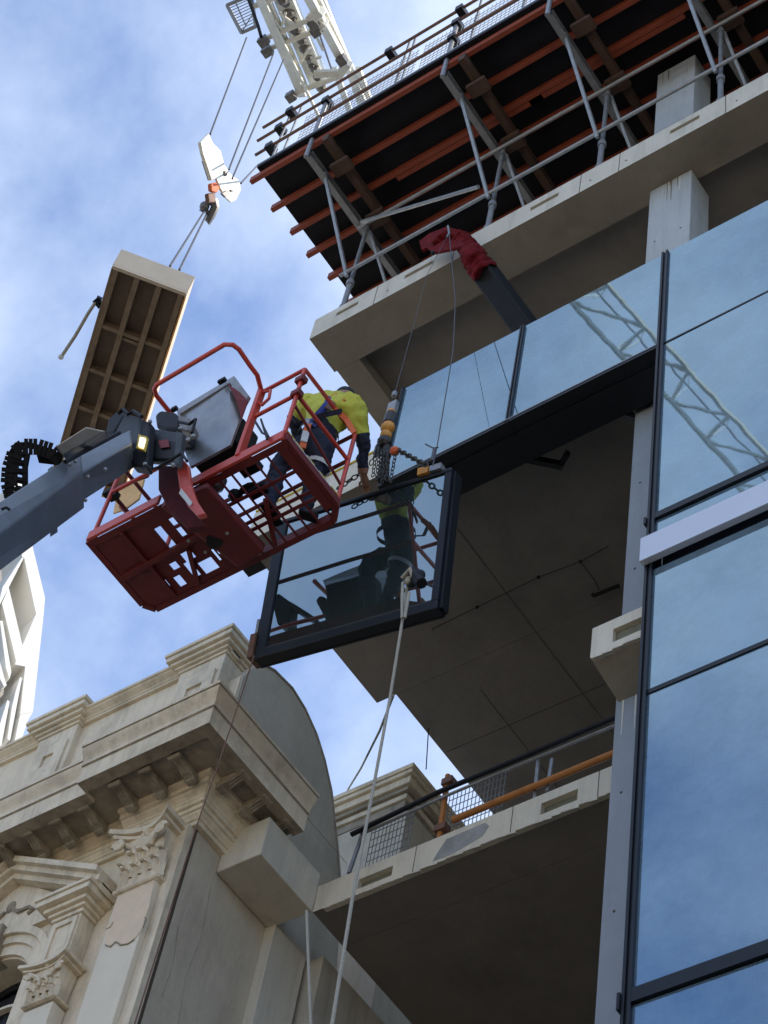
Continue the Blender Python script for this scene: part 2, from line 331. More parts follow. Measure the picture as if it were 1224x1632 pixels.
# formwork joints and tie holes on the slab edges and column
for x in (-10.1, -8.9, -7.05, -6.5, -5.05, -4.2):
    part('edge_joint', BARK, B, lambda m: m.box((x, 8.997, 25.02), (x+.008, 8.9995, 25.52)))
for x in (-9.0, -7.95, -7.05):
    part('edge_joint', BARK, B, lambda m: m.box((x, 10.337, 15.5), (x+.007, 10.3395, 15.84)))
for x, z in ((-9.9, 25.2), (-8.55, 25.18), (-6.9, 25.2), (-6.4, 25.21), (-4.9, 25.2)):
    part('tie_hole', BARK, B, lambda m: m.tube([(x, 8.996, z), (x, 8.9995, z)], .014, 8))
for z in (11.5, 12.9, 14.2, 17.2, 18.6, 22.6, 23.6):
    for x in (-6.2, -5.86): part('tie_hole', BARK, B, lambda m: m.tube([(x, 9.416, z), (x, 9.4195, z)], .012, 8))
# glass facade
GY = 8.88; GC = (GY/9)
def gx(x): return x*GC
def gz(z): return (z-1.6)*GC+1.6
xm = [gx(-9.18), gx(-7.58), gx(-5.77), gx(-3.95), gx(-2.1), gx(-.3), gx(1.5)]
zt = gz(22.2)
def pane(x0, x1, z0, z1, mt=GLS, tilt=0):
    t = random.uniform(-1, 1)*.006+tilt
    part('glass_pane', mt, B, lambda m: m.hexa([(x0, GY, z0), (x1, GY+t, z0), (x1, GY+.03, z0), (x0, GY+.03, z0), (x0, GY, z1), (x1, GY+t, z1), (x1, GY+.03, z1), (x0, GY+.03, z1)]))
pane(xm[0], xm[1]-.025, gz(20.24), zt); pane(xm[1]+.025, xm[2]-.035, gz(20.24), zt)
rows = [(20.24, 22.2, GLS), (17.19, 20.2, GLS), (16.76, 17.09, GLS), (14.74, 16.36, GLD), (11.58, 14.68, GLD), (8.5, 11.44, GLD), (5.4, 8.4, GLD), (2.4, 5.3, GLD)]
for i in range(2, 6):
    for (a, b, mt) in rows: pane(xm[i]+.035, xm[i+1]-.02, gz(a), gz(b), mt)
def mull(x, z0, z1, w=.05):
    part('mullion', BLKM, B, lambda m: (m.box((x-w/2, GY-.03, z0), (x-w/6, GY+.12, z1)), m.box((x+w/6, GY-.03, z0), (x+w/2, GY+.12, z1)), m.box((x-w/6, GY-.012, z0), (x+w/6, GY+.12, z1))))
mull(xm[0]-.012, gz(20.15), zt, .03); mull(xm[1], gz(20.15), zt); mull(xm[2], 0, zt, .075)
for i in (3, 4, 5, 6): mull(xm[i], 0, zt)
def trans(x0, x1, z, h, y=.03):
    part('transom', BLKM, B, lambda m: m.box((x0, GY-y, z-h/2), (x1, GY+.12, z+h/2)))
trans(xm[0], xm[2]-.04, gz(20.19), .07); part('transom', GALV, B, lambda m: m.box((xm[0], GY-.036, gz(20.2)), (xm[2]-.04, GY-.031, gz(20.215))))
for i in range(2, 6):
    a, b = xm[i]+.04, xm[i+1]-.028
    trans(a, b, gz(20.22), .025, .008); trans(a, b, gz(17.14), .08); trans(a, b, gz(14.71), .05, .01); trans(a, b, gz(11.51), .12); trans(a, b, gz(8.45), .09)
    trans(a, b, gz(16.39)-.06, .06, -.02)
part('spandrel_box', BLKM, B, lambda m: m.box((xm[0], GY+.125, gz(20.14)), (xm[2]-.04, 9.36, 20.447)))
part('spandrel_box', BLKM, B, lambda m: m.box((xm[0], GY+.125, 20.45), (xm[2]-.04, 8.996, zt-.02)))
part('aluminium_band', ALU, B, lambda m: m.box((gx(-5.82), GY-.10, gz(16.42)), (XR, GY-.034, gz(16.76))), bevel=.006)
part('facade_backing', PLYB, B, lambda m: m.box((xm[2]+.04, GY+.125, 0), (XR, 9.4, zt-.02)))
part('mullion_knob', BLKM, B, lambda m: (m.box((xm[2]-.06, GY-.05, gz(11.4)), (xm[2]-.038, GY+.02, gz(11.55))), m.box((xm[2]-.06, GY-.05, gz(17.05)), (xm[2]-.038, GY+.02, gz(17.15)))))
# dark fixing arms under the hanging glass row
for (a, b, c) in (((818, 690), (828, 728), (895, 742)), ((965, 630), (975, 655), (1010, 665))):
    part('fixing_arm', BLKM, B, lambda m: (m.bar(atz(*a, 20.1), atz(*b, 20.05), .06, .1), m.bar(atz(*b, 20.05), atz(*c, 20.2), .06, .09)))
part('fixing_arm', BLKM, B, lambda m: m.bar(atz(893, 742, 20.2), atz(905, 722, 20.2), .05, .08))
part('yellow_tag', YEL, B, lambda m: m.hexa([at(x, y, 9.3) for x, y in ((960, 624), (968, 620), (975, 636), (967, 640))]+[at(x, y, 9.33) for x, y in ((960, 624), (968, 620), (975, 636), (967, 640))]))

# ================================================================== guard rail on the lower slab
G = thing('edge_guard_rail', (-8.8, 10.5, 15.84), 'scaffold tube guard rail with orange mid rail and wire mesh on the lower slab edge', 'guard rail')
def gp(x, y, Y=10.5): return at(x, y, Y)
part('post', ORP, G, lambda m: m.tube([gp(700, 1338), gp(714, 1236)], .028, 8))
part('coupler', RUST, G, lambda m: (m.box(gp(716, 1248)-V((.06, .05, .04)), gp(716, 1248)+V((.06, .05, .04))), m.box(gp(705, 1322)-V((.06, .05, .04)), gp(705, 1322)+V((.06, .05, .04)))))
part('mid_rail', ORP, G, lambda m: m.tube([gp(722, 1307, 10.45), gp(860, 1250, 10.45), gp(990, 1196, 10.45)], .034, 10))
part('top_rail', BLK, G, lambda m: m.tube([gp(560, 1330, 10.42), gp(700, 1262, 10.42), gp(835, 1206, 10.42), gp(990, 1140, 10.42)], .026, 8))
part('top_rail', GALV, G, lambda m: m.tube([gp(575, 1330, 10.46), gp(700, 1273, 10.46), gp(835, 1216, 10.46), gp(990, 1152, 10.46)], .016, 8))
part('post', GALV, G, lambda m: m.tube([gp(852, 1275), gp(858, 1212)], .02, 6))
part('post', GALV, G, lambda m: m.tube([gp(872, 1262), gp(880, 1210)], .02, 6))
part('post', GALV, G, lambda m: m.tube([gp(556, 1392), gp(580, 1322)], .022, 6))
def gmesh(m, x0, x1, z0, z1, Y, st):
    x = x0
    while x < x1: m.bar((x, Y, z0), (x, Y, z1), .006, .006); x += st
    z = z0
    while z < z1: m.bar((x0, Y, z), (x1, Y, z), .006, .006); z += st*2.2
part('wire_mesh', MESH, G, lambda m: gmesh(m, -9.75, -9.25, 15.86, 16.62, 10.52, .045))
part('wire_mesh', MESH, G, lambda m: gmesh(m, -8.85, -8.2, 15.86, 16.62, 10.52, .045))

# ================================================================== formwork deck above the upper slab
D = thing('formwork_deck', (-11, 9.15, 25.52), 'propped formwork deck with black plywood and orange beams on the top slab', 'formwork')
part('plywood_deck', PLYB, D, lambda m: m.box((-11.88, 7.76, 28.72), (XR, 20, 28.80)))
for i, y in enumerate((7.87, 8.38, 8.82, 9.24, 9.70, 10.2, 10.7, 11.2, 11.8, 12.4, 13, 14, 15)):
    e = random.uniform(-.05, .05)
    part('joist', ORB, D, lambda m: (m.box((-12.0+e, y-.035, 28.58), (XR, y+.035, 28.715))), bevel=.006)
for x in (-8.0, -6.2, -10.2, -4.6):                                   # doubled lap ends
    y = random.choice((7.94, 8.45, 8.89)); part('joist', ORB, D, lambda m: m.box((x, y-.03, 28.585), (x+2.4, y+.04, 28.712)))
fr = []
PX = (-10.82, -8.55, -6.9, -5.2, -3.2)
def frame_parts(x):
    o = []
    def P(name, mt, fn, **k):
        q = part(name, mt, D, fn, **k); o.extend(q if isinstance(q, list) else [q])
    P('primary_beam', BRB, lambda m: m.box((x+.10, 7.82, 28.40), (x+.20, 16, 28.577)))
    P('beam_clamp', BRB, lambda m: (m.box((x+.0, 8.16, 28.30), (x+.30, 8.36, 28.397)), m.box((x-.02, 9.06, 28.28), (x+.28, 9.28, 28.397)), m.box((x-.02, 10.1, 28.28), (x+.28, 10.3, 28.397))), bevel=.01)
    P('channel', GALV, lambda m: (m.box((x-.16, 7.86, 28.20), (x-.145, 10.6, 28.36)), m.box((x-.145, 7.86, 28.345), (x-.07, 10.6, 28.36)), m.box((x-.145, 7.86, 28.20), (x-.07, 10.6, 28.215))))
    P('guard_post', GALV, lambda m: (m.tube([(x-.12, 7.82, 28.15), (x-.12, 7.82, 30.0)], .034, 8)))
    def prop(m):
        m.tube([(x, 9.15, 25.54), (x, 9.15, 26.5)], .038, 8); m.tube([(x, 9.15, 26.5), (x, 9.15, 28.38)], .03, 8)
        m.box((x-.09, 9.05, 25.523), (x+.09, 9.25, 25.545)); m.tube([(x, 9.15, 25.75), (x, 9.15, 25.85)], .055, 8); m.tube([(x, 9.15, 26.45), (x, 9.15, 26.56)], .055, 8); m.tube([(x, 9.15, 28.0), (x, 9.15, 28.06)], .05, 8)
    P('prop', GALV, prop, smooth=True)
    P('diagonal_strut', GALV, lambda m: (m.tube([(x-.03, 9.08, 26.62), (x-.10, 8.2, 28.30)], .03, 8)), smooth=True)
    P('prop', GALV, lambda m: (m.tube([(x+.1, 10.2, 25.54), (x+.1, 10.2, 28.38)], .032, 8)), smooth=True)
    P('diagonal_strut', GALV, lambda m: (m.tube([(x+.02, 9.2, 28.1), (x+.08, 10.9, 25.9)], .026, 8)), smooth=True)
    return o
f0 = frame_parts(PX[0])
for x in PX[1:]:
    for o in f0: copy_part(o, (x-PX[0], 0, 0))
for z, y in ((28.18, 9.10), (26.68, 9.05), (28.2, 10.25), (26.4, 10.2)):
    part('ledger_tube', GALV, D, lambda m: m.tube([(-10.95, y, z), (XR, y, z)], .028, 8), smooth=True)
part('brace_tube', GALV, D, lambda m: m.tube([(-10.8, 9.0, 28.05), (-8.7, 8.98, 26.9)], .028, 8), smooth=True)
for (x0, z0, x1, z1) in ((-5.3, 26.2, -3.0, 28.0), (-8.4, 28.0, -6.2, 26.0)):
    part('brace_tube', GALV, D, lambda m: m.tube([(x0, 10.2, z0), (x1, 10.2, z1)], .024, 8), smooth=True)
part('edge_tube', GALV, D, lambda m: m.tube([(-6.9, 9.2, 25.6), (XR, 9.2, 25.6)], .022, 8))
# guard rails of the deck
for z, x0, mt in ((30.52, -12.2, RUST), (30.05, -12.2, RUST), (29.45, -12.1, RUST)):
    part('hand_rail', mt, D, lambda m: m.tube([(x0, 7.80, z), (XR, 7.80, z)], .024, 8), smooth=True)
part('toe_board', GALV, D, lambda m: m.box((-11.88, 7.765, 28.802), (XR, 7.80, 28.86)))
for x in (-11.75, -11.55, -9.6, -9.5, -8.35, -7.5, -6.2, -5.0):
    part('guard_post', GALV, D, lambda m: m.tube([(x, 7.85, 28.80), (x+.02, 7.85, 30.6)], .02, 6))
for x, z in ((-11.8, 30.05), (-11.85, 29.45), (-11.7, 30.52), (-10.94, 30.0), (-8.67, 30.52), (-8.67, 30.0), (-8.67, 29.45), (-9.9, 30.52), (-7.1, 30.0)):
    part('coupler', BLKM, D, lambda m: m.box((x-.05, 7.75, z-.07), (x+.07, 7.92, z+.07)), bevel=.01)
def dmesh(m, x0, x1):
    x = x0
    while x < x1: m.bar((x, 7.84, 28.87), (x, 7.84, 30.0), .006, .006); x += .07
    z = 28.9
    while z < 30: m.bar((x0, 7.84, z), (x1, 7.84, z), .006, .006); z += .1
for a, b in ((-11.3, -9.3), (-9.2, -7.3), (-7.2, -5.2)): part('mesh_panel', MESH, D, lambda m: dmesh(m, a, b), kind=None)
part('deck_bundle', GALV, D, lambda m: [m.tube([(-10.6+i*.02, 8.0+i*.07, 28.85+.05*(i % 3)), (-9.2+i*.03, 8.05+i*.07, 28.87+.05*(i % 3))], .03, 6) for i in range(6)])

# ================================================================== floor-mounted lifting arm wrapped in cloth
A = thing('floor_crane', at(850, 515, 9.7), 'dark floor crane arm with red cloth over its tip leaning out past the slab edge', 'crane arm')
a0 = at(830, 512, 9.5); a1 = at(768, 428, 8.93); a2 = at(738, 384, 8.80)
part('boom', BLK, A, lambda m: m.bar(a0+(a0-a1)*.3, a1+(a2-a1)*.1, .29, .2), bevel=.03)
def wrap(m):
    pts = [a1+(a0-a1)*.10, a1+(a0-a1)*-.25, a1+(a2-a1)*.5, a2, at(722, 376, 8.75), at(704, 380, 8.72), at(690, 390, 8.72)]
    m.tube(dense_(pts, 14), [.16+.012*math.sin(i*.62)-.0014*i+.012*math.sin(i*1.3) for i in range(85)], 30)
def dense_(Q, n):
    o = []
    for i in range(len(Q)-1):
        for k in range(n): o.append(V(Q[i])+(V(Q[i+1])-V(Q[i]))*(k/n))
    return o+[V(Q[-1])]
cw = part('cloth_wrap', CLOTH, A, wrap, smooth=True)
dm = cw.modifiers.new('folds', 'DISPLACE'); t_ = bpy.data.textures.new('cloth_folds', 'CLOUDS'); t_.noise_scale = .07; dm.texture = t_; dm.strength = .09
def flap(name, pts, Y): return part(name, CLOTH, A, lambda m: m.prism([at(x, y, Y) for x, y in pts], (0, .04, 0)))
flap('cloth_flap', ((668, 384), (684, 372), (712, 361), (736, 368), (740, 390), (722, 396), (706, 399), (692, 402), (680, 394), (672, 398)), 8.72)
part('tip_hook', GALV, A, lambda m: m.tube([at(714, 360, 8.66), at(716, 372, 8.66), at(712, 378, 8.66)], .014, 6))

# ================================================================== glazed unit being lifted
PT = V((-9.401, 8.144, 16.357)); PR = Matrix(((0.98915, -0.09693, 0.11036), (0.11875, 0.96992, -0.21247), (-0.08645, 0.22327, 0.97091)))
W, H = 1.90, 1.70
U = thing('glazed_facade_unit', PT, 'large glass panel in a black frame being lifted into place beside the worker', 'glass panel')
def fb(name, a, b, mt=BLKM, **k): return part(name, mt, U, lambda m: m.obox(PT, PR, a, b), **k)
fb('frame_rail', (0, 0, .03), (W, .12, .13), bevel=.008); fb('frame_rail', (0, 0, H-.045), (W, .12, H), bevel=.008)
fb('frame_stile', (0, .001, .132), (.12, .119, H-.047), bevel=.008); fb('frame_stile', (W-.07, .001, .132), (W, .119, H-.047), bevel=.008)
fb('frame_lip', (W+.002, .04, .06), (W+.03, .15, H-.03)); fb('frame_lip', (.0, .122, .03), (W, .15, .14)); fb('gasket', (.115, .012, .128), (W-.068, .019, .15), CHAIN)
fb('glass_pane', (.121, .02, .134), (W-.072, .045, H-.048), GLP)
fb('backing_sheet', (.121, .06, .134), (W-.072, .07, H-.048), PLYB)
fb('corner_bracket', (-.06, -.02, .05), (-.002, .16, .32), RUST)
fb('corner_bracket', (-.03, .0, .34), (-.002, .1, .5), GALV)
fb('lifting_clamp', (1.55, -.03, H+.002), (1.66, .10, H+.09), HOIST); fb('lifting_clamp', (1.68, -.03, H+.002), (1.80, .09, H+.07), GALV)
def links(m, p, q, r=.018, wire=.006, st=.05):
    p = V(p); q = V(q); n = max(2, int((q-p).length/st)); d = (q-p).normalized(); u = d.cross(V((0, 0, 1)) if abs(d.z) < .9 else V((1, 0, 0))).normalized(); v = d.cross(u)
    for i in range(n):
        c = p+(q-p)*((i+.5)/n); e = u if i % 2 else v
        m.tube([c+d*math.cos(t)*st*.62+e*math.sin(t)*r for t in [2*math.pi*k/8 for k in range(9)]], wire, 4, False)
# chain hoist
hk = at(628, 632, 7.75)
HO = thing('chain_hoist', at(612, 760, 7.86), 'orange lever chain hoist hanging with loose dark chains above the glass panel', 'hoist')
part('top_hook', GALV, HO, lambda m: (m.box(at(626, 650, 7.75)-V((.05, .03, .09)), at(626, 650, 7.75)+V((.05, .03, .09))), m.tube([hk, hk+V((0, 0, .08))], .03, 6)), bevel=.01)
part('hoist_body', HOIST, HO, lambda m: (m.ball(at(624, 657, 7.75), .055, 5, (1, .8, .8)), m.ball(at(618, 682, 7.75), .085, 6, (.9, .8, .9)), m.ball(at(615, 694, 7.75), .06, 5)), smooth=True)
part('hoist_gear', CHAIN, HO, lambda m: m.tube([at(624, 661, 7.75), at(619, 676, 7.75)], .06, 8))
part('lower_hook', CHAIN, HO, lambda m: (m.ball(at(613, 705, 7.77), .075, 6), m.tube([at(604, 712, 7.77), at(601, 724, 7.78)], .04, 6), m.tube([at(616, 712, 7.79), at(611, 766, 7.86)], [.035, .055, .03, .03][:2], 8)))
for a, b in (((631, 720), (622, 768)), ((600, 716), (594, 760)), ((605, 718), (600, 765)), ((620, 714), (617, 766)), ((610, 714), (603, 762)), ((614, 716), (612, 764)), ((624, 716), (608, 770)), ((598, 722), (590, 742))):
    part('chain', CHAIN, HO, lambda m: links(m, at(*a, 7.74), at(*b, 7.8)))
part('chain', CHAIN, HO, lambda m: links(m, at(632, 716, 7.74), at(680, 742, 7.76), .024, .010, .06))
part('chain', CHAIN, HO, lambda m: links(m, at(537, 779, 7.74), at(585, 748, 7.74), .022, .008, .055))
part('hoist_body', HARO, HO, lambda m: m.ball(at(629, 719, 7.74), .05, 5))
part('suspension_wire', WIRE, HO, lambda m: m.tube([hk+V((0, 0, .08)), at(648, 560, 7.98), at(680, 440, 8.4), at(713, 376, 8.66)], .0035, 5))
part('sling_clip', BLK, HO, lambda m: m.ball(at(690, 403, 8.55), .03, 5))
R1 = MB().tube([at(690, 742, 7.8), at(696, 715, 7.8), at(722, 560, 8.1), at(726, 480, 8.4), at(716, 374, 8.66)], .006, 5).build('lifting_wire', WIRE, root=at(690, 742, 7.8)); tag(R1, 'thin dark wire in front of the upper glass down to the held panel clamp', 'wire')
tag(MB().tube([at(678, 708, 7.8), at(690, 714, 7.8), at(698, 713, 7.8)], .008, 5).tube([at(693, 715, 7.8), at(689, 735, 7.8)], .02, 6).build('wire_tie', WIRE, root=at(690, 714, 7.8)), 'knotted tie with loose ends on the wire just above the panel clamp', 'tie')
# tag ropes
def rope(name, pts, r, label, m=ROPE, cat='rope'):
    b = MB(); P = [V(p) for p in pts]; Q = []
    for i in range(len(P)-1):
        for k in range(6): Q.append(P[i]+(P[i+1]-P[i])*(k/6))
    Q.append(P[-1]); b.tube(Q, r, 7)
    return tag(b.build(name, m, root=P[-1], smooth=True), label, cat, {'tag_rope': 'tag ropes hanging by the panel', 'hoist_rope': 'hoist ropes of the crane hook block', 'sling': 'slings of the suspended panel'}.get(name))
rope('tag_rope', [at(650, 930, 7.95), at(642, 985, 7.9), at(622, 1110, 7.8), at(598, 1240, 7.6), at(562, 1430, 7.3), at(528, 1640, 6.9)], .0125, 'long pale tag rope hanging down from the knot on the held glass panel')
rope('tag_rope', [at(627, 1108, 7.9), at(605, 1165, 9.2), at(575, 1225, 11.3), at(556, 1256, 12.3), at(545, 1278, 13)], .011, 'short darker rope crossing behind the long tag rope against the sky')
rope('tag_rope', [at(489, 1452, 9.2), at(492, 1540, 9.1), at(496, 1640, 9.0)], .013, 'grey rope hanging straight down below the concrete block')
rope('tag_rope', [at(405, 1045, 8.0), at(384, 1110, 8.0), at(348, 1218, 8.0), at(312, 1320, 8.02), at(262, 1480, 8.05), at(212, 1640, 8.08)], .006, 'thin brown rope falling from the held panel corner across the old cornice', m=RUST)
kn = MB(); kc = at(651, 925, 7.9)
kn.ball(kc, .045, 6, (.8, .7, 1.1)).tube([kc+V((-.03, -.03, -.05)), at(641, 955, 7.86), at(641, 985, 7.86), at(645, 985, 7.86), at(652, 945, 7.86)], .014, 6).tube([kc+V((-.05, -.03, .03)), kc+V((.05, -.06, .06)), kc+V((.06, -.02, -.02))], .02, 6)
tag(kn.build('rope_knot', ROPE, root=kc, smooth=True), 'knot and loop of pale rope tied at the held glass panel', 'knot')
sc = MB().ball(at(662, 922, 7.93), .10, 8, (1, .5, 1)).tube([at(658, 912, 7.9), at(672, 930, 7.9)], .05, 8)
tag(sc.build('suction_cup', BLK, root=at(662, 922, 7.93), smooth=True), 'black suction cup stuck on the glass behind the rope knot', 'suction cup')

# ================================================================== boom lift
BT = V((-10.239, 6.539, 16.853)); BL, BW, BH = 2.231, .95, 1.22
LFT = thing('boom_lift', (1.9, -4.1, 0), 'grey boom lift raising a red metal basket with a worker in it', 'boom lift')
def lp(x, y, z): return BT+V((x, y, z))
def LP(name, mt, fn, **k): return part(name, mt, LFT, fn, **k)
BK = LP('basket', REDP, lambda m: (m.bar(lp(0, .012, .065), lp(.84, .012, .065), .03, .13), m.bar(lp(1.02, .012, .065), lp(BL, .012, .065), .03, .13)), bevel=.005)
def BP(name, mt, fn, **k): return part(name, mt, BK, fn, **k)
# floor perimeter
per = [(0, .03), (BL-.001, .03), (BL, .82), (BL-.12, BW), (.08, BW), (0, .85)]
def edge(m):
    for i in range(1, 6):
        a = per[i]; b = per[(i+1) % 6]
        m.bar(lp(a[0], a[1], .045), lp(b[0], b[1], .045), .06, .085)
BP('floor_frame', RED, edge)
BP('kick_plate', RED, lambda m: (m.box(lp(BL-.02, .05, .09), lp(BL+.0, .82, .15)), m.box(lp(0, .05, .09), lp(.02, .85, .15)), m.box(lp(.1, BW-.02, .09), lp(BL-.15, BW, .15))))
BP('inner_flange', RED, lambda m: (m.box(lp(.0, .03, -.004), lp(BL, .10, .0)), m.box(lp(BL-.11, .1, -.004), lp(BL-.02, .82, .0))))
# left floor half: plate with openings
def plate(m):
    holes = [(.62, .22, .70, .50), (.80, .20, .86, .42), (.66, .56, .78, .66), (.98, .58, 1.22, .74), (.62, .66, .70, .84), (1.02, .80, 1.14, .86), (.74, .72, .90, .86), (.44, .74, .52, .86), (.92, .2, 1.0, .34), (1.08, .3, 1.2, .42), (.50, .60, .58, .68), (.94, .66, .97, .8), (.30, .72, .37, .80)]
    xs = sorted({.02, 1.28, *[h[0] for h in holes], *[h[2] for h in holes]}); ys = sorted({.05, BW-.03, *[h[1] for h in holes], *[h[3] for h in holes]})
    for i in range(len(xs)-1):
        for j in range(len(ys)-1):
            cx = (xs[i]+xs[i+1])/2; cy = (ys[j]+ys[j+1])/2
            if any(h[0] < cx < h[2] and h[1] < cy < h[3] for h in holes): continue
            if cx < .25 and cy > .80 and False: continue
            m.box(lp(xs[i], ys[j], .01), lp(xs[i+1], ys[j+1], .025))
BP('floor_plate', RED, plate)
BP('cross_member', RED, lambda m: (m.bar(lp(.05, .5, -.01), lp(1.2, .46, -.01), .05, .04), m.bar(lp(.62, .9, -.012), lp(.78, .55, -.012), .04, .03), m.bar(lp(.35, .1, -.012), lp(.35, .9, -.012), .04, .03)))
def grid(m):
    for i in range(7): x = 1.34+i*.13; m.bar(lp(x, .06, .02), lp(x, .93, .02), .014, .02)
    for y in (.36, .60, .68): m.bar(lp(1.3, y, .035), lp(BL-.03, y, .035), .03, .02)
    m.bar(lp(1.5, .9, .0), lp(1.72, .45, .0), .04, .03)
BP('floor_grating', RED, grid)
# posts and rails
def tube_part(name, pts, r=.021, mt=REDP): return BP(name, mt, lambda m: m.tube(pts, r, 8), smooth=True)
for x, y in ((.04, .03), (BL-.02, .03), (BL-.02, .84), (.04, .84)): tube_part('post', [lp(x, y, .1), lp(x, y, BH)])
for x in (1.72,): 
    BP('post', REDP, lambda m: (m.bar(lp(x, .02, .1), lp(x, .02, BH+.02), .075, .045, up=(1, 0, 0))), bevel=.006)
    BP('latch_ring', REDP, lambda m: m.tube([lp(x+.03, .02, BH-.04), lp(x+.12, .02, BH-.08), lp(x+.14, .02, BH-.24), lp(x+.07, .02, BH-.30), lp(x+.02, .02, BH-.22)], .016, 6), smooth=True)
for z in (BH, .78):
    tube_part('rail', [lp(1.74, .03, z), lp(BL-.02, .03, z)]); tube_part('rail', [lp(BL-.02, .03, z), lp(BL-.02, .84, z)])
    tube_part('rail', [lp(.04, .84, z), lp(BL-.02, .84, z)], mt=RED)
    tube_part('rail', [lp(.04, .03, z), lp(.04, .84, z)], mt=RED)
tube_part('rail', [lp(.04, .03, .78), lp(.9, .03, .78)]); tube_part('rail', [lp(BL-.02, .03, .62), lp(BL-.02, .84, .36)], .015, RED)
for x, z in ((BL-.02, .78), (BL-.02, BH-.2)): BP('clamp', RED, lambda m: m.box(lp(x-.05, -.01, z-.04), lp(x+.05, .07, z+.04)), bevel=.01)
# console guard loop reaching outboard
yo = -.42
zl = BH+.02
lo = [lp(1.72, .02, zl), lp(1.72, yo+.1, zl), lp(1.69, yo+.03, zl), lp(1.62, yo, zl), lp(.97, yo, zl), lp(.91, yo+.03, zl), lp(.89, yo+.10, zl), lp(.89, .02, zl)]
LOOP = tube_part('console_guard', [lp(1.72, .02, BH)]+[atz(x, y, 18.09) for x, y in ((410, 598), (398, 582), (381, 557), (371, 549.5), (358, 549), (250, 613), (246, 620), (249, 630), (268, 654), (290, 682))], .024)
# steel console tray between post and knuckle
q = [atz(283, 655, 17.75), atz(373, 600, 17.75), atz(396, 632, 17.6), atz(366, 712, 17.05), atz(303, 745, 17.05)]
def tray(m):
    c = [at(282, 656, 6.36), at(372, 601, 6.36), at(367, 712, 6.50), at(303, 747, 6.50)]
    m.prism(c, (0, .02, 0))
    m.prism([at(282, 656, 6.36), at(372, 601, 6.36), at(395, 630, 6.60), at(303, 690, 6.60)], (0, 0, .03))
BP('console_tray', STL, lambda m: m.prism([at(282, 656, 6.36), at(366, 612, 6.36), at(392, 640, 6.50), at(367, 709, 6.50), at(303, 744, 6.50), at(288, 700, 6.42)], (.0, .025, .0)))
BP('console_lip', GALV, lambda m: m.prism([at(281, 654, 6.35), at(373, 599, 6.35), at(396, 630, 6.5), at(390, 641, 6.5), at(366, 610, 6.35), at(286, 660, 6.35)], (0, .04, 0)))
BP('console_edge', RED, lambda m: m.prism([at(364, 613, 6.34), at(384, 627, 6.44), at(396, 640, 6.5), at(386, 668, 6.5), at(378, 640, 6.42)], (0, -.015, 0)))
BP('console_box', BLK, lambda m: m.box(lp(1.05, .05, .55), lp(1.55, .30, .95)), bevel=.02)
BP('rail_knob', BLK, lambda m: (m.box(at(354, 607, 6.3)-V((.04, .02, .02)), at(354, 607, 6.3)+V((.04, .02, .02))), m.box(at(278, 652, 6.3)-V((.03, .02, .02)), at(278, 652, 6.3)+V((.03, .02, .02)))))
BP('bracket_strap', BLKM, lambda m: m.tube([at(407, 672, 6.5), at(418, 690, 6.5), at(428, 696, 6.5), at(416, 668, 6.5), at(426, 700, 6.5)], .012, 5))
BP('label_strip', REFL, lambda m: m.box(lp(BL+.001, .12, .095), lp(BL+.006, .70, .145)))
for y in (.04, .17, .34, .52, .70):
    BP('yellow_tape', YEL, lambda m: m.box(lp(BL-.02, y, .151), lp(BL+.004, y+.11, .165)))
BP('plywood_sheet', PLY, lambda m: m.prism([at(x, y, 7.2) for x, y in ((189, 778), (229, 764), (221, 795), (198, 812), (180, 818))], (0, .02, .01)))
BP('rail', RED, lambda m: (m.bar(at(172, 786, 7.2), at(236, 757, 7.2), .04, .04), m.bar(at(192, 808, 7.2), at(202, 818, 7.2), .03, .03)))
for p in ((173, 785), (182, 791)): BP('clamp', BLK, lambda m: m.box(at(*p, 6.6)-V((.05, .03, .03)), at(*p, 6.6)+V((.05, .03, .03))))
for p, s in (((337, 770), (.16, .12, .10)), ((375, 790), (.07, .07, .06)), ((395, 778), (.10, .05, .03))):
    BP('stored_tool', STL if s[0] > .15 else BLK, lambda m: m.ball(atz(*p, 17.0), 1, 5, s), smooth=True)
BP('stored_tool', BLK, lambda m: (m.box(atz(399, 745, 17.15)-V((.10, .06, .03)), atz(399, 745, 17.15)+V((.10, .06, .03))), m.box(atz(412, 782, 16.95)-V((.09, .05, .03)), atz(412, 782, 16.95)+V((.09, .05, .03)))))
# red support under the basket
LP('basket_support', RED, lambda m: m.hexa([atz(x, y, 16.62) for x, y in ((256, 808), (330, 775), (420, 880), (380, 905))]+[atz(x, y, 16.84) for x, y in ((258, 800), (332, 768), (425, 868), (372, 898))]), bevel=.02)
LP('basket_support', REDP, lambda m: m.prism([at(x, y, 6.25) for x, y in ((288, 728), (299, 740), (303, 770), (312, 796), (326, 818), (314, 822), (298, 805), (286, 780), (282, 752))], (0, .05, 0)), bevel=.01)
LP('basket_support', CRED, lambda m: m.prism([at(x, y, 6.42) for x, y in ((252, 742), (286, 742), (294, 790), (326, 838), (298, 842), (268, 812), (252, 780))], (0, .06, 0)), bevel=.01)
LP('warning_label', REFL, lambda m: m.prism([at(x, y, 6.235) for x, y in ((289, 778), (306, 800), (302, 806), (285, 786))], (0, .01, 0)))
LP('support_hole', BLK, lambda m: m.tube([atz(342, 862, 16.60), atz(342, 862, 16.63)], .075, 16))
for p in ((327, 880), (300, 862), (362, 850)): LP('bolt', GALV, lambda m: m.tube([atz(*p, 16.60), atz(*p, 16.62)], .016, 6))
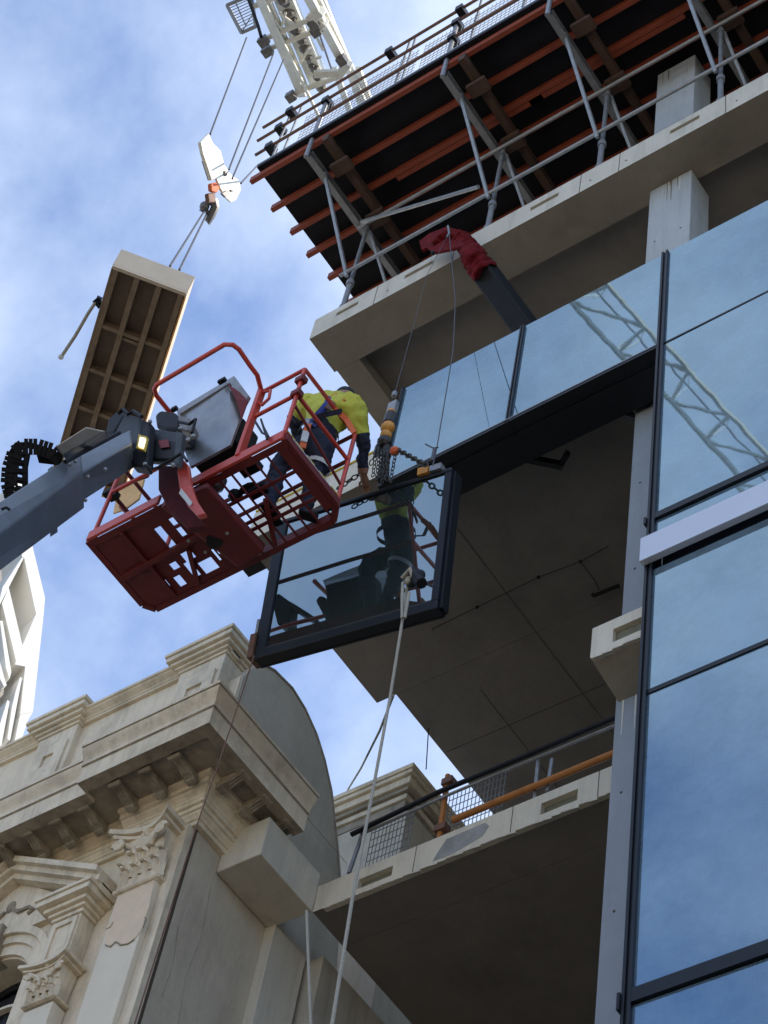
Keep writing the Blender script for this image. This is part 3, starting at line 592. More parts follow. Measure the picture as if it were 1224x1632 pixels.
# knuckle / rotator
def kb(name, mt, poly, Y, d, **k): return LP(name, mt, lambda m: m.prism([at(x, y, Y) for x, y in poly], (0, d, 0)), **k)
kb('knuckle', DGREY, ((236, 682), (291, 690), (286, 738), (232, 735)), 6.15, .04, bevel=.01)
kb('knuckle', BLK, ((243, 700), (282, 704), (278, 730), (240, 728)), 6.12, .02)
kb('knuckle', DGREY, ((281, 686), (292, 690), (284, 740), (276, 738)), 6.08, .06, bevel=.01); kb('knuckle', DGREY, ((232, 680), (242, 682), (238, 742), (229, 738)), 6.08, .06, bevel=.01)
kb('knuckle', RED, ((252, 702), (268, 700), (270, 712), (256, 714)), 6.10, .01)
kb('rotator_motor', BLK, ((246, 662), (256, 653), (278, 656), (288, 668), (284, 684), (262, 684), (248, 678)), 6.2, .25, bevel=.03)
kb('valve_block', CRD, ((282, 660), (300, 665), (306, 678), (300, 686), (286, 684)), 6.15, .12, bevel=.02)
for p in ((288, 683), (239, 672), (231, 740), (276, 741), (308, 695), (300, 701)): LP('bolt', GALV, lambda m: m.ball(at(*p, 6.0), .022, 4))
kb('boom_head', DGREY, ((197, 662), (224, 666), (222, 700), (208, 722), (176, 720), (180, 695)), 5.98, .12, bevel=.02)
kb('boom_head', BLK, ((224, 666), (238, 672), (233, 745), (210, 742), (206, 715), (220, 700)), 6.0, .1, bevel=.02)
kb('boom_head', BLK, ((186, 655), (222, 664), (222, 670), (196, 664), (180, 690), (168, 690), (172, 668)), 6.1, .2, bevel=.02)
kb('work_lamp', AMB, ((223, 696), (231, 698), (227, 713), (220, 711)), 5.9, .02)
kb('lamp_housing', YEL, ((221, 692), (234, 696), (229, 717), (217, 714)), 5.925, .03)
LP('hydraulic_hose', BLK, lambda m: (m.tube([at(x, y, 5.95) for x, y in ((188, 660), (196, 652), (204, 660), (212, 655), (226, 664))], .018, 6), m.tube([at(x, y, 6.05) for x, y in ((284, 672), (302, 676), (312, 668), (306, 690))], .014, 6), m.tube([at(x, y, 6.0) for x, y in ((232, 742), (242, 748), (252, 745), (290, 722), (298, 735))], .014, 6)), smooth=True)
# boom sections
def section(name, e0, d0, e1, d1, mt=BGREY, **k):
    a = [atd(*p, d0) for p in e0]; b = [atd(*p, d1) for p in e1]
    a.append(a[0]+(a[2]-a[1])+ray(*e0[0])*.5); b.append(b[0]+(b[2]-b[1])+ray(*e1[0])*.5)
    a[0] = a[0]+ray(*e0[0])*.42; b[0] = b[0]+ray(*e1[0])*.42; a[2] = a[2]+ray(*e0[2])*.27; b[2] = b[2]+ray(*e1[2])*.27
    return LP(name, mt, lambda m: m.hexa(a+b), **k)
section('boom', [(-200, 927), (-200, 1002), (-200, 1060)], 12.6, [(128, 716), (132, 752), (134, 811)], 17.3, bevel=.015)
section('boom', [(100, 736), (100, 773), (118, 808)], 17.0, [(208, 684), (210, 706), (214, 746)], 18.5, bevel=.015)
section('boom_collar', [(76, 748), (78, 790), (80, 856)], 16.45, [(84, 742), (86, 783), (92, 848)], 16.55)
for (x, y, D_) in ((112, 740, 17.0), (120, 735, 17.0), (140, 760, 17.2), (168, 748, 17.6), (60, 800, 16.2), (30, 860, 15.8), (136, 797, 17.2)):
    LP('boom_bolt', GALV, lambda m: m.ball(atd(x, y, D_), .018, 4))
LP('hydraulic_hose', BLK, lambda m: m.tube([atd(x, y, D_) for x, y, D_ in ((104, 736, 16.9), (130, 722, 17.1), (160, 706, 17.5), (190, 690, 18.0))], .018, 6), smooth=True)
# lower run of the boom to the turret
bs = atd(-200, 1000, 12.8); 
LP('boom', BGREY, lambda m: m.bar(bs, (1.4, -3.6, 1.9), .36, .42), bevel=.02)
LP('cable_tray', STL, lambda m: m.hexa([atd(x, y, 17.1) for x, y in ((88, 711), (137, 680), (169, 687), (101, 725))]+[atd(x, y, 17.3) for x, y in ((92, 724), (141, 693), (172, 697), (106, 738))]), bevel=.01)
def carrier(m):
    path = [(20, 792), (14, 770), (16, 745), (24, 722), (38, 712), (60, 712), (82, 719), (98, 732)]
    P = [V(atd(x, y, 17.2)) for x, y in path]; d = ray(50, 740)
    for i in range(len(P)-1):
        for k in range(3):
            a = P[i]+(P[i+1]-P[i])*(k/3+.02); b = P[i]+(P[i+1]-P[i])*(k/3+.31)
            m.bar(a, b, .035 if k == 1 else .05, .13, up=d.cross(b-a).normalized())
            m.bar(a+d*.12, b+d*.12, .05, .13, up=d.cross(b-a).normalized())
    for (x, y) in ((36, 742), (34, 755), (32, 768), (30, 780)):
        pass
LP('cable_carrier', BLK, carrier)
LP('cable_carrier', BLK, lambda m: (m.prism([atd(x, y, 17.25) for x, y in ((6, 792), (8, 750), (14, 720), (24, 705), (46, 704), (60, 708), (54, 716), (40, 714), (30, 722), (26, 745), (22, 784))], ray(50, 740)*.04), m.prism([atd(x, y, 17.25) for x, y in ((60, 708), (86, 716), (100, 730), (96, 742), (62, 738), (58, 724), (54, 716))], ray(50, 740)*.04)))
LP('cable_carrier', BLK, lambda m: [m.bar(atd(24, 722+i*14, 17.2), atd(44, 726+i*14, 17.2), .035, .04) for i in range(5)]+[m.tube([atd(44, 722, 17.2), atd(40, 745, 17.2), atd(40, 790, 17.2)], .025, 6)] and None)
LP('hand_mark', BLK, lambda m: m.tube([atd(x, y, 15.2) for x, y in ((2, 812), (10, 809), (16, 813))], .012, 4))
# chassis on the road
LP('chassis', BGREY, lambda m: (m.box((.3, -5.6, .5), (3.5, -2.9, 1.1)), m.box((.7, -5.0, 1.1), (3.0, -3.4, 1.95))), bevel=.06)
for x, y in ((.6, -5.7), (3.2, -5.7), (.6, -2.8), (3.2, -2.8)):
    LP('wheel', BLK, lambda m: m.tube([(x, y-.16, .5), (x, y+.16, .5)], .5, 20), bevel=.04)

# ================================================================== worker
feetR = atz(483, 828, 16.93); feetL = atz(428, 812, 16.93)
J = {}
J['pelvis'] = at(500, 716, 7.16)
J['rhip'] = at(518, 722, 7.22); J['lhip'] = at(484, 710, 7.10)
J['rknee'] = at(500, 760, 7.26); J['rank'] = feetR+V((0, 0, .08)); J['rtoe'] = feetR+V((.12, .03, .03))
J['lknee'] = at(444, 742, 7.12); J['lank'] = feetL+V((0, 0, .08)); J['ltoe'] = feetL+V((-.02, .16, .03))
J['waist'] = at(511, 686, 7.16); J['chest'] = at(524, 651, 7.20); J['neck'] = at(540, 640, 7.36); J['headb'] = at(546, 637, 7.44); J['head'] = at(551, 636, 7.52)
J['lsh'] = at(486, 648, 7.15); J['rsh'] = at(567, 661, 7.30)
J['lel'] = at(469, 672, 7.26); J['lwr'] = at(474, 700, 7.40)
J['rel'] = at(579, 706, 7.50); J['rwr'] = at(578, 752, 7.70)
bones = [('pelvis', 'rhip'), ('pelvis', 'lhip'), ('rhip', 'rknee'), ('rknee', 'rank'), ('rank', 'rtoe'), ('lhip', 'lknee'), ('lknee', 'lank'), ('lank', 'ltoe'), ('pelvis', 'waist'), ('waist', 'chest'), ('chest', 'neck'), ('neck', 'headb'), ('headb', 'head'), ('chest', 'lsh'), ('chest', 'rsh'), ('lsh', 'lel'), ('lel', 'lwr'), ('rsh', 'rel'), ('rel', 'rwr')]
rad = dict(pelvis=.175, rhip=.125, lhip=.13, rknee=.088, lknee=.095, rank=.06, lank=.06, rtoe=.05, ltoe=.05, waist=.185, chest=.225, neck=.10, headb=.09, head=.105, lsh=.13, rsh=.13, lel=.08, lwr=.045, rel=.068, rwr=.045)
names = list(J); me = bpy.data.meshes.new('body'); PO = J['rank'].copy(); PO.z = 16.88
# right hand: palm and five fingers, closing over the top edge of the glass panel
extra = []; hp = at(582, 768, 7.80); J['rpalm'] = hp; rad['rpalm'] = .038; names.append('rpalm'); bones.append(('rwr', 'rpalm'))
lph = J['lwr']+V((.03, .07, -.03)); J['lpalm'] = lph; rad['lpalm'] = .036; names.append('lpalm'); bones.append(('lwr', 'lpalm'))
me.from_pydata([tuple(J[n]-PO) for n in names], [(names.index(a), names.index(b)) for a, b in bones], [])
tmp = bpy.data.objects.new('tmp_body', me); COL.objects.link(tmp)
sk = tmp.modifiers.new('skin', 'SKIN'); sk.use_smooth_shade = True; sk.branch_smoothing = .4
for i, n in enumerate(names):
    r = rad[n]; me.skin_vertices[0].data[i].radius = (r, r*(.85 if n in ('waist', 'chest', 'pelvis') else 1)); me.skin_vertices[0].data[i].use_root = (n == 'pelvis')
tmp.modifiers.new('sub', 'SUBSURF').levels = 3; tmp.modifiers['sub'].render_levels = 3
dg = bpy.context.evaluated_depsgraph_get(); bpy.context.view_layer.update(); dg.update()
bm_ = bpy.data.meshes.new_from_object(tmp.evaluated_get(dg)); bpy.data.objects.remove(tmp)
WK = thing('person', PO, 'worker in yellow and navy workwear and harness leaning over the red basket rail', 'person')
bm_.materials.clear(); [bm_.materials.append(x) for x in (HIVIS, NAVY, SKIN, BOOT)]
def segd(p, a, b):
    t = max(0, min(1, (p-a).dot(b-a)/max(1e-9, (b-a).length_squared))); return (p-a-(b-a)*t).length, t
cls = {('pelvis', 'rhip'): 1, ('pelvis', 'lhip'): 1, ('rhip', 'rknee'): 1, ('rknee', 'rank'): 1, ('rank', 'rtoe'): 3, ('lhip', 'lknee'): 1, ('lknee', 'lank'): 1, ('lank', 'ltoe'): 3, ('pelvis', 'waist'): 1, ('waist', 'chest'): 0, ('chest', 'neck'): 0, ('neck', 'headb'): 2, ('headb', 'head'): 2, ('chest', 'lsh'): 0, ('chest', 'rsh'): 0, ('lsh', 'lel'): 0, ('lel', 'lwr'): 1, ('rsh', 'rel'): 0, ('rel', 'rwr'): 1, ('rwr', 'rpalm'): 2, ('lwr', 'lpalm'): 2}
for p in bm_.polygons:
    c = p.center+PO; best = min(((segd(c, J[a], J[b])[0]-.3*min(rad[a], rad[b]), (a, b)) for a, b in bones), key=lambda t: t[0])[1]
    k = cls[best]; d, t = segd(c, J[best[0]], J[best[1]])
    if best == ('waist', 'chest') and t < .02: k = 1
    if best == ('rsh', 'rel') and t > .72: k = 1
    if best == ('lsh', 'lel') and t > .35: k = 1
    if best == ('rel', 'rwr') and t > .86: k = 2
    p.material_index = k; p.use_smooth = True
body = bpy.data.objects.new('body', bm_); COL.objects.link(body); body.parent = WK
tx = bpy.data.textures.new('folds', 'CLOUDS'); tx.noise_scale = .08
dm = body.modifiers.new('folds', 'DISPLACE'); dm.texture = tx; dm.strength = .065; dm.mid_level = .5
def WP(name, mt, fn, **k): return part(name, mt, WK, fn, **k)
def hand(palm, wr, side, curl):
    d = (palm-wr).normalized(); s = d.cross(V((0, 0, 1))).normalized()*side; n = d.cross(s)
    m = MB(); m.tube([wr+d*.01, palm-d*.02, palm+d*.03], [.030, .042, .036], 10)
    for i, (o, l) in enumerate(((-.030, .075), (-.010, .085), (.010, .080), (.029, .062))):
        a = palm+d*.025+s*o; b = a+d*l*.45+n*.008; c = b+(d*.45+V(curl)*.9).normalized()*l*.35; e = c+(d*.1+V(curl)).normalized()*l*.28
        m.tube([a-d*.02, a, b, c, e], [.010, .0105, .010, .009, .007], 7)
    a = palm-d*.015-s*.035; m.tube([a+s*.01, a-s*.02+d*.02, a-s*.03+d*.05+V(curl)*.02], [.013, .012, .009], 7)
    return m
hd = hand(hp, J['rwr'], 1, (0, .5, -.9)).build('hand', SKIN, WK, smooth=True); hand(lph, J['lwr'], -1, (0, .3, -.9)).build('hand', SKIN, WK, smooth=True)
hc = J['head']; hdir = (J['head']-J['neck']).normalized()
def headf(m): m.ball(hc+V((0, .01, 0)), .10, 8, (.88, 1.05, 1.1))
WP('face', SKIN, lambda m: (headf(m), m.ball(hc+V((0, .115, -.01)), .018, 4), m.ball(hc+V((.035, .10, .02)), .010, 4), m.ball(hc+V((-.035, .10, .02)), .010, 4), m.ball(hc+V((.09, .0, 0)), .024, 4, (.5, 1, 1.3)), m.ball(hc+V((-.09, 0, 0)), .024, 4, (.5, 1, 1.3)), m.ball(hc+V((0, .105, -.045)), .018, 4, (1.3, .5, .4))), smooth=True)
WP('cap', HAIR, lambda m: (m.ball(hc+V((0, -.008, .018)), .112, 9, (.95, 1.02, 1.05)), m.ball(hc+V((0, -.03, -.04)), .085, 6)), smooth=True)
def strap(pts, w, mt, name='harness_strap'):
    P = [at(x, y, Y) for x, y, Y in pts]
    def fn(m):
        for i in range(len(P)-1): m.bar(P[i], P[i+1], w, .014, up=(P[i]-V(CAM)).normalized())
    return WP(name, mt, fn)
strap([(497, 678, 7.00), (508, 661, 7.0), (522, 645, 7.03), (528, 634, 7.10)], .075, HARB); strap([(500, 666, 6.99), (522, 660, 7.0), (545, 655, 7.07)], .05, NAVY)
strap([(520, 640, 7.06), (535, 630, 7.14), (548, 640, 7.14)], .045, HARO); strap([(534, 652, 7.05), (552, 668, 7.12), (565, 690, 7.16)], .05, HARO)
strap([(522, 652, 7.02), (530, 640, 7.08)], .06, RUST, 'harness_pad')
strap([(493, 668, 6.98), (492, 676, 6.97)], .07, GALV, 'lanyard_buckle'); strap([(491, 676, 6.96), (488, 690, 6.95)], .06, HARO, 'lanyard')
strap([(488, 688, 6.945), (484, 704, 6.94)], .062, REFL, 'lanyard'); strap([(484, 703, 6.95), (482, 714, 6.95)], .06, HARO, 'lanyard')
kn_ = J['rhip']+(J['rknee']-J['rhip'])*.55; dd = (J['rknee']-J['rhip']).normalized()
for (a_, b_, ra) in (('lank', 'ltoe', 1), ('rank', 'rtoe', 1)):
    WP('boot_sole', BLK, lambda m: m.bar(J[a_]+V((0, -.07, -.075)), J[b_]+V((0, .03, -.03)), .10, .025), bevel=.01)
WP('belt', BLK, lambda m: m.tube([J['pelvis']+(J['waist']-J['pelvis'])*.55, J['pelvis']+(J['waist']-J['pelvis'])*.72], [.192, .192], 18, False), smooth=True)
WP('reflective_band', REFL, lambda m: m.tube([kn_-dd*.02, kn_+dd*.02], [.125, .12], 14, False), smooth=True)

# ================================================================== suspended timber-ribbed formwork
FT = V((-16.144, 8.707, 31.409)); FR = Matrix(((0.60342, -0.79727, 0.01577), (0.79689, 0.60362, 0.02463), (-0.02916, -0.0023, 0.99957)))
FW = thing('suspended_form', FT, 'long cream-edged formwork panel with brown ribbed underside hanging from the crane', 'formwork panel')
WD, LN, HT = 1.29, 4.35, .589
def ff(name, mt, a, b, **k): return part(name, mt, FW, lambda m: m.obox(FT, FR, a, b), **k)
ff('deck', TIMD, (.03, .05, .16), (WD-.03, LN, HT-.03)); ff('end_board', TIML, (0, 0, .06), (WD, .045, HT)); ff('end_board', TIML, (0.01, .0, 0), (WD-.01, .06, .055))
ff('side_board', TIML, (WD-.028, .047, .02), (WD, LN, HT)); ff('side_board', TIMB, (0, .047, .0), (.028, LN, HT-.03)); ff('top_board', TIML, (.03, .05, HT-.028), (WD-.03, LN, HT))
for x in (.03, .40, .78, 1.16): ff('rib', TIMB, (x, .062, .0 if x > .1 else .01), (x+.09, LN-.01, .158))
for y in (1.15, 1.2+.85, 2.85, 3.6):
    for x in (.122, .492, .872): ff('cross_rib', TIMB, (x, y, .03), (x+.276 if x < .8 else 1.158, y+.07, .158))
ff('cross_rib', TIMB, (.492, 1.26, .04), (.768, 1.31, .158))
ff('edge_batten', HOIST, (WD-.02, .1, -.012), (WD+.004, LN, .018))
ff('end_batten', PLY, (.95, LN-.02, -.02), (WD, LN+.12, .2))
for (a, b) in (((152, 480), (164, 484)), ((154, 474), (162, 478)), ((150, 478), (160, 490))):
    part('lifting_lug', BLKM, FW, lambda m: m.bar(atd(*a, 36), atd(*b, 36), .06, .06))
rope('guide_rope', [atd(152, 482, 36), atd(140, 500, 36), atd(120, 535, 36), atd(98, 568, 36)], .03, 'pale cord dangling from the side lug of the suspended formwork panel')
tag(MB().ball(atd(97, 569, 36), .05, 5).build('rope_weight', REFL, root=atd(97, 569, 36)), 'small pale weight at the free end of the dangling cord', 'weight')
# hook block
HB = thing('hook_block', atd(350, 300, 45), 'cream crane hook block lit by the sun high above the suspended panel', 'hook block')
hn = V((.93, .25, -.05)).normalized(); hc0 = atd(350, 300, 45)
def hon(x, y, D):
    rr = ray(x, y); c0 = hc0+hn*(45-D)*1.0; return V(CAM)+rr*((c0-V(CAM)).dot(hn)/rr.dot(hn))
def hpoly(name, mt, pts, D, th, **k): return part(name, mt, HB, lambda m: m.prism([hon(x, y, D) for x, y in pts], -hn*th), **k)
hpoly('side_plate', CRW, ((333, 212), (340, 228), (352, 240), (358, 262), (368, 277), (382, 288), (384, 303), (377, 318), (369, 322), (359, 313), (352, 300), (345, 283), (338, 262), (329, 240), (324, 222)), 45, .06, bevel=.02)
hpoly('side_plate', CRW, ((324, 222), (330, 240), (338, 260), (346, 285), (338, 287), (330, 262), (324, 245), (320, 226)), 45.0, .08, bevel=.02)
hpoly('side_plate', GALV, ((328, 255), (342, 268), (348, 283), (338, 286)), 45.05, .1)
hpoly('sheave', CRD, ((354, 308), (364, 303), (367, 310), (360, 314)), 44.95, .05); hpoly('sheave', CRD, ((359, 272), (363, 274), (362, 281), (359, 280)), 44.96, .03); hpoly('sheave', CRD, ((369, 302), (373, 302), (372, 306), (369, 305)), 44.96, .03)
hpoly('swivel', HARO, ((337, 292), (345, 290), (351, 300), (347, 307), (338, 304)), 45.0, .1, bevel=.03); hpoly('swivel', RUST, ((332, 308), (344, 305), (344, 322), (334, 322)), 45.0, .1, bevel=.03)
part('hook', CRD, HB, lambda m: m.tube([atd(x, y, 45) for x, y in ((339, 318), (343, 330), (336, 345), (331, 356), (329, 350), (333, 335))], [.12, .10, .09, .06, .05, .05], 8), smooth=True)
part('shackle', CRD, HB, lambda m: (m.tube([atd(x, y, 45) for x, y in ((334, 320), (328, 326), (322, 338))], .07, 6), m.ball(atd(326, 329, 45), .11, 5)))
t1 = FT+FR@V((.45, .9, HT)); t2 = FT+FR@V((.95, .9, HT))
for i, tt in enumerate((atd(271, 424, 35.7), atd(286, 430, 35.7))):
    rope('sling', [atd(326-i*-3, 336+i*6, 45), tt+V((0, 0, 0))], .022, ('left' if i == 0 else 'right')+' steel sling between the crane hook and the suspended panel', m=WIRE, cat='sling')

# ================================================================== crane behind the deck
CR = thing('luffing_crane', atd(560, 170, 66), 'white lattice tower crane boom standing above the formwork deck', 'crane')
def cp(x, y, off=0): 
    t = (y-(-80))/260; return atd(x, y, 60+6*t+off)
def CP(name, mt, fn, **k): return part(name, mt, CR, fn, **k)
def chord(a, b, r=.12, off=0): return CP('chord', CRW, lambda m: m.bar(cp(*a, off), cp(*b, off), r*2, r*2), bevel=.03)
chord((383, -80), (482, 150), .13); chord((396, -80), (492, 145), .05, .1); chord((428, 20), (508, 185), .05, -.3)
chord((452, -80), (553, 110), .13); chord((470, -80), (562, 110), .07, .3); chord((490, -60), (585, 175), .09, 1.2)
CP('machinery', CRW, lambda m: m.bar(cp(425, -70, .6), cp(508, 128, .6), .55, .4), bevel=.05); CP('machinery', CRD, lambda m: [m.ball(cp(430+t*82, -50+t*185+random.uniform(-4, 4), .2), random.uniform(.10, .22), 5) for t in [i/16 for i in range(17)]])
CP('machinery', GALV, lambda m: [m.bar(cp(428+t*80, -60+t*185, .25), cp(428+(t+.07)*80+random.uniform(-8, 8), -60+(t+.07)*185, .25), .12, .1) for t in [i/10 for i in range(10)]])
def cross(a, b, w=.14): return CP('cross_beam', CRW, lambda m: m.bar(cp(*a, -.2), cp(*b, -.2), w, w), bevel=.02)
cross((424, 61), (500, 28)); cross((430, 77), (508, 47)); cross((466, 150), (545, 120)); cross((500, 118), (545, 116), .2); cross((405, 10), (470, -18)); cross((392, -20), (452, -46))
cross((495, 30), (512, 16), .3); cross((500, 48), (516, 32), .3); cross((540, 120), (556, 100), .25)
for a, b in (((437, 30), (455, 55)), ((455, 20), (440, 75)), ((505, 60), (515, 80)), ((512, 90), (500, 95)), ((478, 100), (492, 78)), ((470, 40), (445, 20))): cross(a, b, .08)
for p in ((426, 82), (464, 154), (420, 66), (500, 38), (504, 50), (545, 96)): CP('end_cap', CRD, lambda m: m.box(cp(*p, -.4)-V((.14, .14, .14)), cp(*p, -.4)+V((.14, .14, .14))), bevel=.02)
def cage(m):
    q = [cp(362, 8), cp(385, 52), cp(408, 42), cp(400, -8)]
    for i in range(4): m.bar(q[i], q[(i+1) % 4], .09, .09)
    m.bar(cp(376, 5), cp(392, 42), .03, .03); m.bar(cp(404, 20), cp(386, 50), .03, .03)
CP('access_cage', GALV, cage)
CP('cage_floor', MESH, lambda m: [m.bar(cp(363+i*2.2, 9+i*4.2), cp(397+i*.9, -6+i*4.6), .02, .02) for i in range(1, 11)])
CP('power_cable', BLK, lambda m: m.tube([cp(385, -30, -.3), cp(402, 15, -.3), (cp(411, 40, -.3)), cp(418, 65, -.3)], .05, 6))
CP('tie_cable', WIRE, lambda m: m.tube([cp(470, -60, .5), cp(530, 115, .5)], .03, 5)); CP('tie_cable', WIRE, lambda m: m.tube([cp(440, 70, .5), cp(470, 135, .5)], .03, 5))
CP('mast', CRW, lambda m: [m.bar(cp(545+dx, 110, 1)+V((0, 0, 0)), cp(600+dx, 260, 3), .16, .16) for dx in (-12, 10, 26)])
for i, (a, b) in enumerate((((335, 214), (393, 60)), ((365, 270), (436, 85)), ((370, 285), (452, 95)), ((384, 292), (412, 262)))):
    rope('hoist_rope', [atd(*a, 45), atd(*b, 60)], .022, ('leftmost', 'middle', 'right-hand', 'short lowest')[i]+' thin steel rope running up from the crane hook block', m=WIRE, cat='hoist rope')

# ================================================================== second crane jib over the street, seen mirrored in the glass
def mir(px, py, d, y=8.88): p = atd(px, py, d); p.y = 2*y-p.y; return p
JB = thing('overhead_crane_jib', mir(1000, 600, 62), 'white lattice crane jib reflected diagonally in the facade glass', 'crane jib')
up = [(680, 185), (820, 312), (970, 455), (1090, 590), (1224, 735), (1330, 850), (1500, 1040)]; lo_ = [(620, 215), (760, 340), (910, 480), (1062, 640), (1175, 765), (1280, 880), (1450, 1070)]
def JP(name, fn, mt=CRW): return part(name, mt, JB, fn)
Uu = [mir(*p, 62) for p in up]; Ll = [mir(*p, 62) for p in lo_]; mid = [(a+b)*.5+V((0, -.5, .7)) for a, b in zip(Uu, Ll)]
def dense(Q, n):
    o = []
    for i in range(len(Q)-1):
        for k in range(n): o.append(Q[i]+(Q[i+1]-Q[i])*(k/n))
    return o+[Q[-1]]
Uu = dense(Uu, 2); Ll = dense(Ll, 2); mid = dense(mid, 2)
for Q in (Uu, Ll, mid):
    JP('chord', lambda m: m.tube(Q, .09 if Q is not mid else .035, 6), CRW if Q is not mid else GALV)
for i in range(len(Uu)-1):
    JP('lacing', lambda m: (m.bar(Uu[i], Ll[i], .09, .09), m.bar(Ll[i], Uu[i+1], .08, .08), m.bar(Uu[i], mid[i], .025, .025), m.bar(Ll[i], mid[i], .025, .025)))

# ================================================================== white tower far left
TP = atd(40, 1000, 55); tn = V((1, -.3, 0)).normalized()
def ton(x, y, back=0):
    r = ray(0, 0); c8 = (x/4.667, 850+y/4.667); r = ray(*c8); t = (TP-V(CAM)).dot(tn)/r.dot(tn); return V(CAM)+r*t-tn*back
TW = thing('white_tower', (TP.x, TP.y, 0), 'sunlit white concrete apartment tower with angular recessed openings at the left edge', 'building')
def TPt(name, mt, pts, back, th): return part(name, mt, TW, lambda m: m.prism([ton(x, y, back) for x, y in pts], -tn*th))
outl = [(-400, -900), (100, -400), (245, 110), (335, 480), (325, 600), (245, 1330), (155, 1545), (100, 2000), (-400, 2000)]
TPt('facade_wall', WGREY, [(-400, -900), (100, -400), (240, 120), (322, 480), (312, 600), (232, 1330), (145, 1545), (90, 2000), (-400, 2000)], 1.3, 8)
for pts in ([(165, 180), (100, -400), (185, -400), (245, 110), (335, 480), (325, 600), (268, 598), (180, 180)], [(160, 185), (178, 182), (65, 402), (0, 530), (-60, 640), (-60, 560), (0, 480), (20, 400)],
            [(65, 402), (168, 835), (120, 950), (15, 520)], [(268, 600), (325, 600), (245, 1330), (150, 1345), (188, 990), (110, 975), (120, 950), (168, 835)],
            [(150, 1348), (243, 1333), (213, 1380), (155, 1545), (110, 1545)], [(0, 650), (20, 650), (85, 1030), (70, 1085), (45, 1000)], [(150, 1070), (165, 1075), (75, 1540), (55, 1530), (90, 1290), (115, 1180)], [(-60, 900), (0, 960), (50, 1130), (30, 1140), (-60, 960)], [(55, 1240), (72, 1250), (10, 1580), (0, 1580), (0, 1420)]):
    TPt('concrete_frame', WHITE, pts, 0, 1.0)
part('tower_base', WHITE, TW, lambda m: m.box((TP.x-14, TP.y-3, 0), (TP.x-4, TP.y+12, 38)))
for pts in ([(75, 385), (118, 560), (108, 570), (68, 400)], [(100, 1010), (150, 1060), (100, 1280), (80, 1280)], [(-20, 1060), (20, 1130), (0, 1260), (-40, 1260)]): TPt('window', BLKM, pts, 1.2, .08)

# ================================================================== old stucco building
O = thing('heritage_building', (-12, 9.1, 0), 'old cream stucco building with bracketed cornice and leafy pilaster capitals', 'building')
def OP(name, mt, fn, **k): return part(name, mt, O, fn, **k)
XC = -10.64; XL = -22.0
OP('front_wall', STON, lambda m: m.box((-12.22, 9.14, 0), (-10.66, 9.5, 18.0)))
OP('front_wall', STON, lambda m: m.box((-12.98-.5, 9.14, 15.02), (-12.22, 9.5, 18.0)))
OP('front_wall', STON, lambda m: m.box((XL, 9.14, 0), (-13.48, 9.5, 18.0)))
OP('side_wall', SIDE, lambda m: m.prism([V((XC, y, z)) for y, z in ((9.16, 0), (9.16, 18.0), (9.3, 18.38), (9.55, 18.5), (9.85, 18.54), (10.1, 18.47), (10.35, 18.32), (10.55, 18.12), (10.75, 17.84), (10.88, 17.55), (11.0, 17.3), (11.14, 16.95), (11.3, 16.3), (11.45, 15.4), (11.5, 14), (11.5, 0))], (-.3, 0, 0)))
# profile moulding along X, with a mitred return along +Y at the corner
def mould(name, mt, prof, x0, corner=None, yend=None, x1=None, **k):
    """prof: list of (projection, z) from wall plane Y=9.14 forwards; x from x0 to corner (mitre) or x1"""
    def fn(m):
        b = len(m.v); n = len(prof)
        for (p, z) in prof: m.v.append(V((x0, 9.14-p, z)))
        for (p, z) in prof: m.v.append(V(((corner+p) if corner is not None else x1, 9.14-p, z)))
        rows = 2
        if corner is not None and yend is not None:
            for (p, z) in prof: m.v.append(V((corner+p, yend, z)))
            rows = 3
        for r in range(rows-1):
            for i in range(n-1): m.f.append((b+r*n+i, b+r*n+i+1, b+(r+1)*n+i+1, b+(r+1)*n+i))
            m.f.append((b+r*n+n-1, b+r*n, b+(r+1)*n, b+(r+1)*n+n-1))
        m.f.append(tuple(b+i for i in range(n))); m.f.append(tuple(b+(rows-1)*n+i for i in reversed(range(n))))
    return OP(name, mt, fn, **k)
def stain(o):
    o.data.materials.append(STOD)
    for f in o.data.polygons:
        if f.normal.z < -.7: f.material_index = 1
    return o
def scurve(p0, z0, p1, z1, n=6, kind='cyma'):
    o = []
    for i in range(n+1):
        t = i/n; s = (1-math.cos(math.pi*t))/2 if kind == 'cyma' else math.sin(math.pi/2*t)
        o.append((p0+(p1-p0)*s, z0+(z1-z0)*t))
    return o
def bed(dz=0, dp=0):
    return [(0, 15.72+dz), (.06+dp, 15.72+dz), (.06+dp, 15.77+dz)]+scurve(.08+dp, 15.775+dz, .12+dp, 15.83+dz, 4)+[(.14+dp, 15.835+dz), (.14+dp, 15.88+dz), (.17+dp, 15.885+dz), (.17+dp, 15.93+dz)]+scurve(.18+dp, 15.935+dz, .24+dp, 16.0+dz, 4)+[(.27+dp, 16.005+dz), (.27+dp, 16.05+dz), (.32+dp, 16.055+dz), (.32+dp, 16.10+dz), (0, 16.10+dz)]
cor = [(0, 16.10), (.30, 16.102), (.66, 16.102), (.66, 16.05), (.79, 16.05), (.79, 16.27), (.81, 16.28), (.81, 16.31)]+scurve(.80, 16.315, .87, 16.47, 6)+[(.885, 16.475), (.885, 16.51), (.6, 16.56), (0, 16.6)]
mould('bed_moulding', STON, bed(), -11.44, corner=XC, yend=9.95)
mould('bed_moulding', STON, [(p*.62, z+.10*(1 if z < 16.08 else 0)) for p, z in bed(-.0)], XL, x1=-11.445)
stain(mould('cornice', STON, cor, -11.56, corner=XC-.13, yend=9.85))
stain(mould('cornice', STON, [(p-.14 if p > .3 else p, z) for p, z in cor], XL, x1=-11.565))
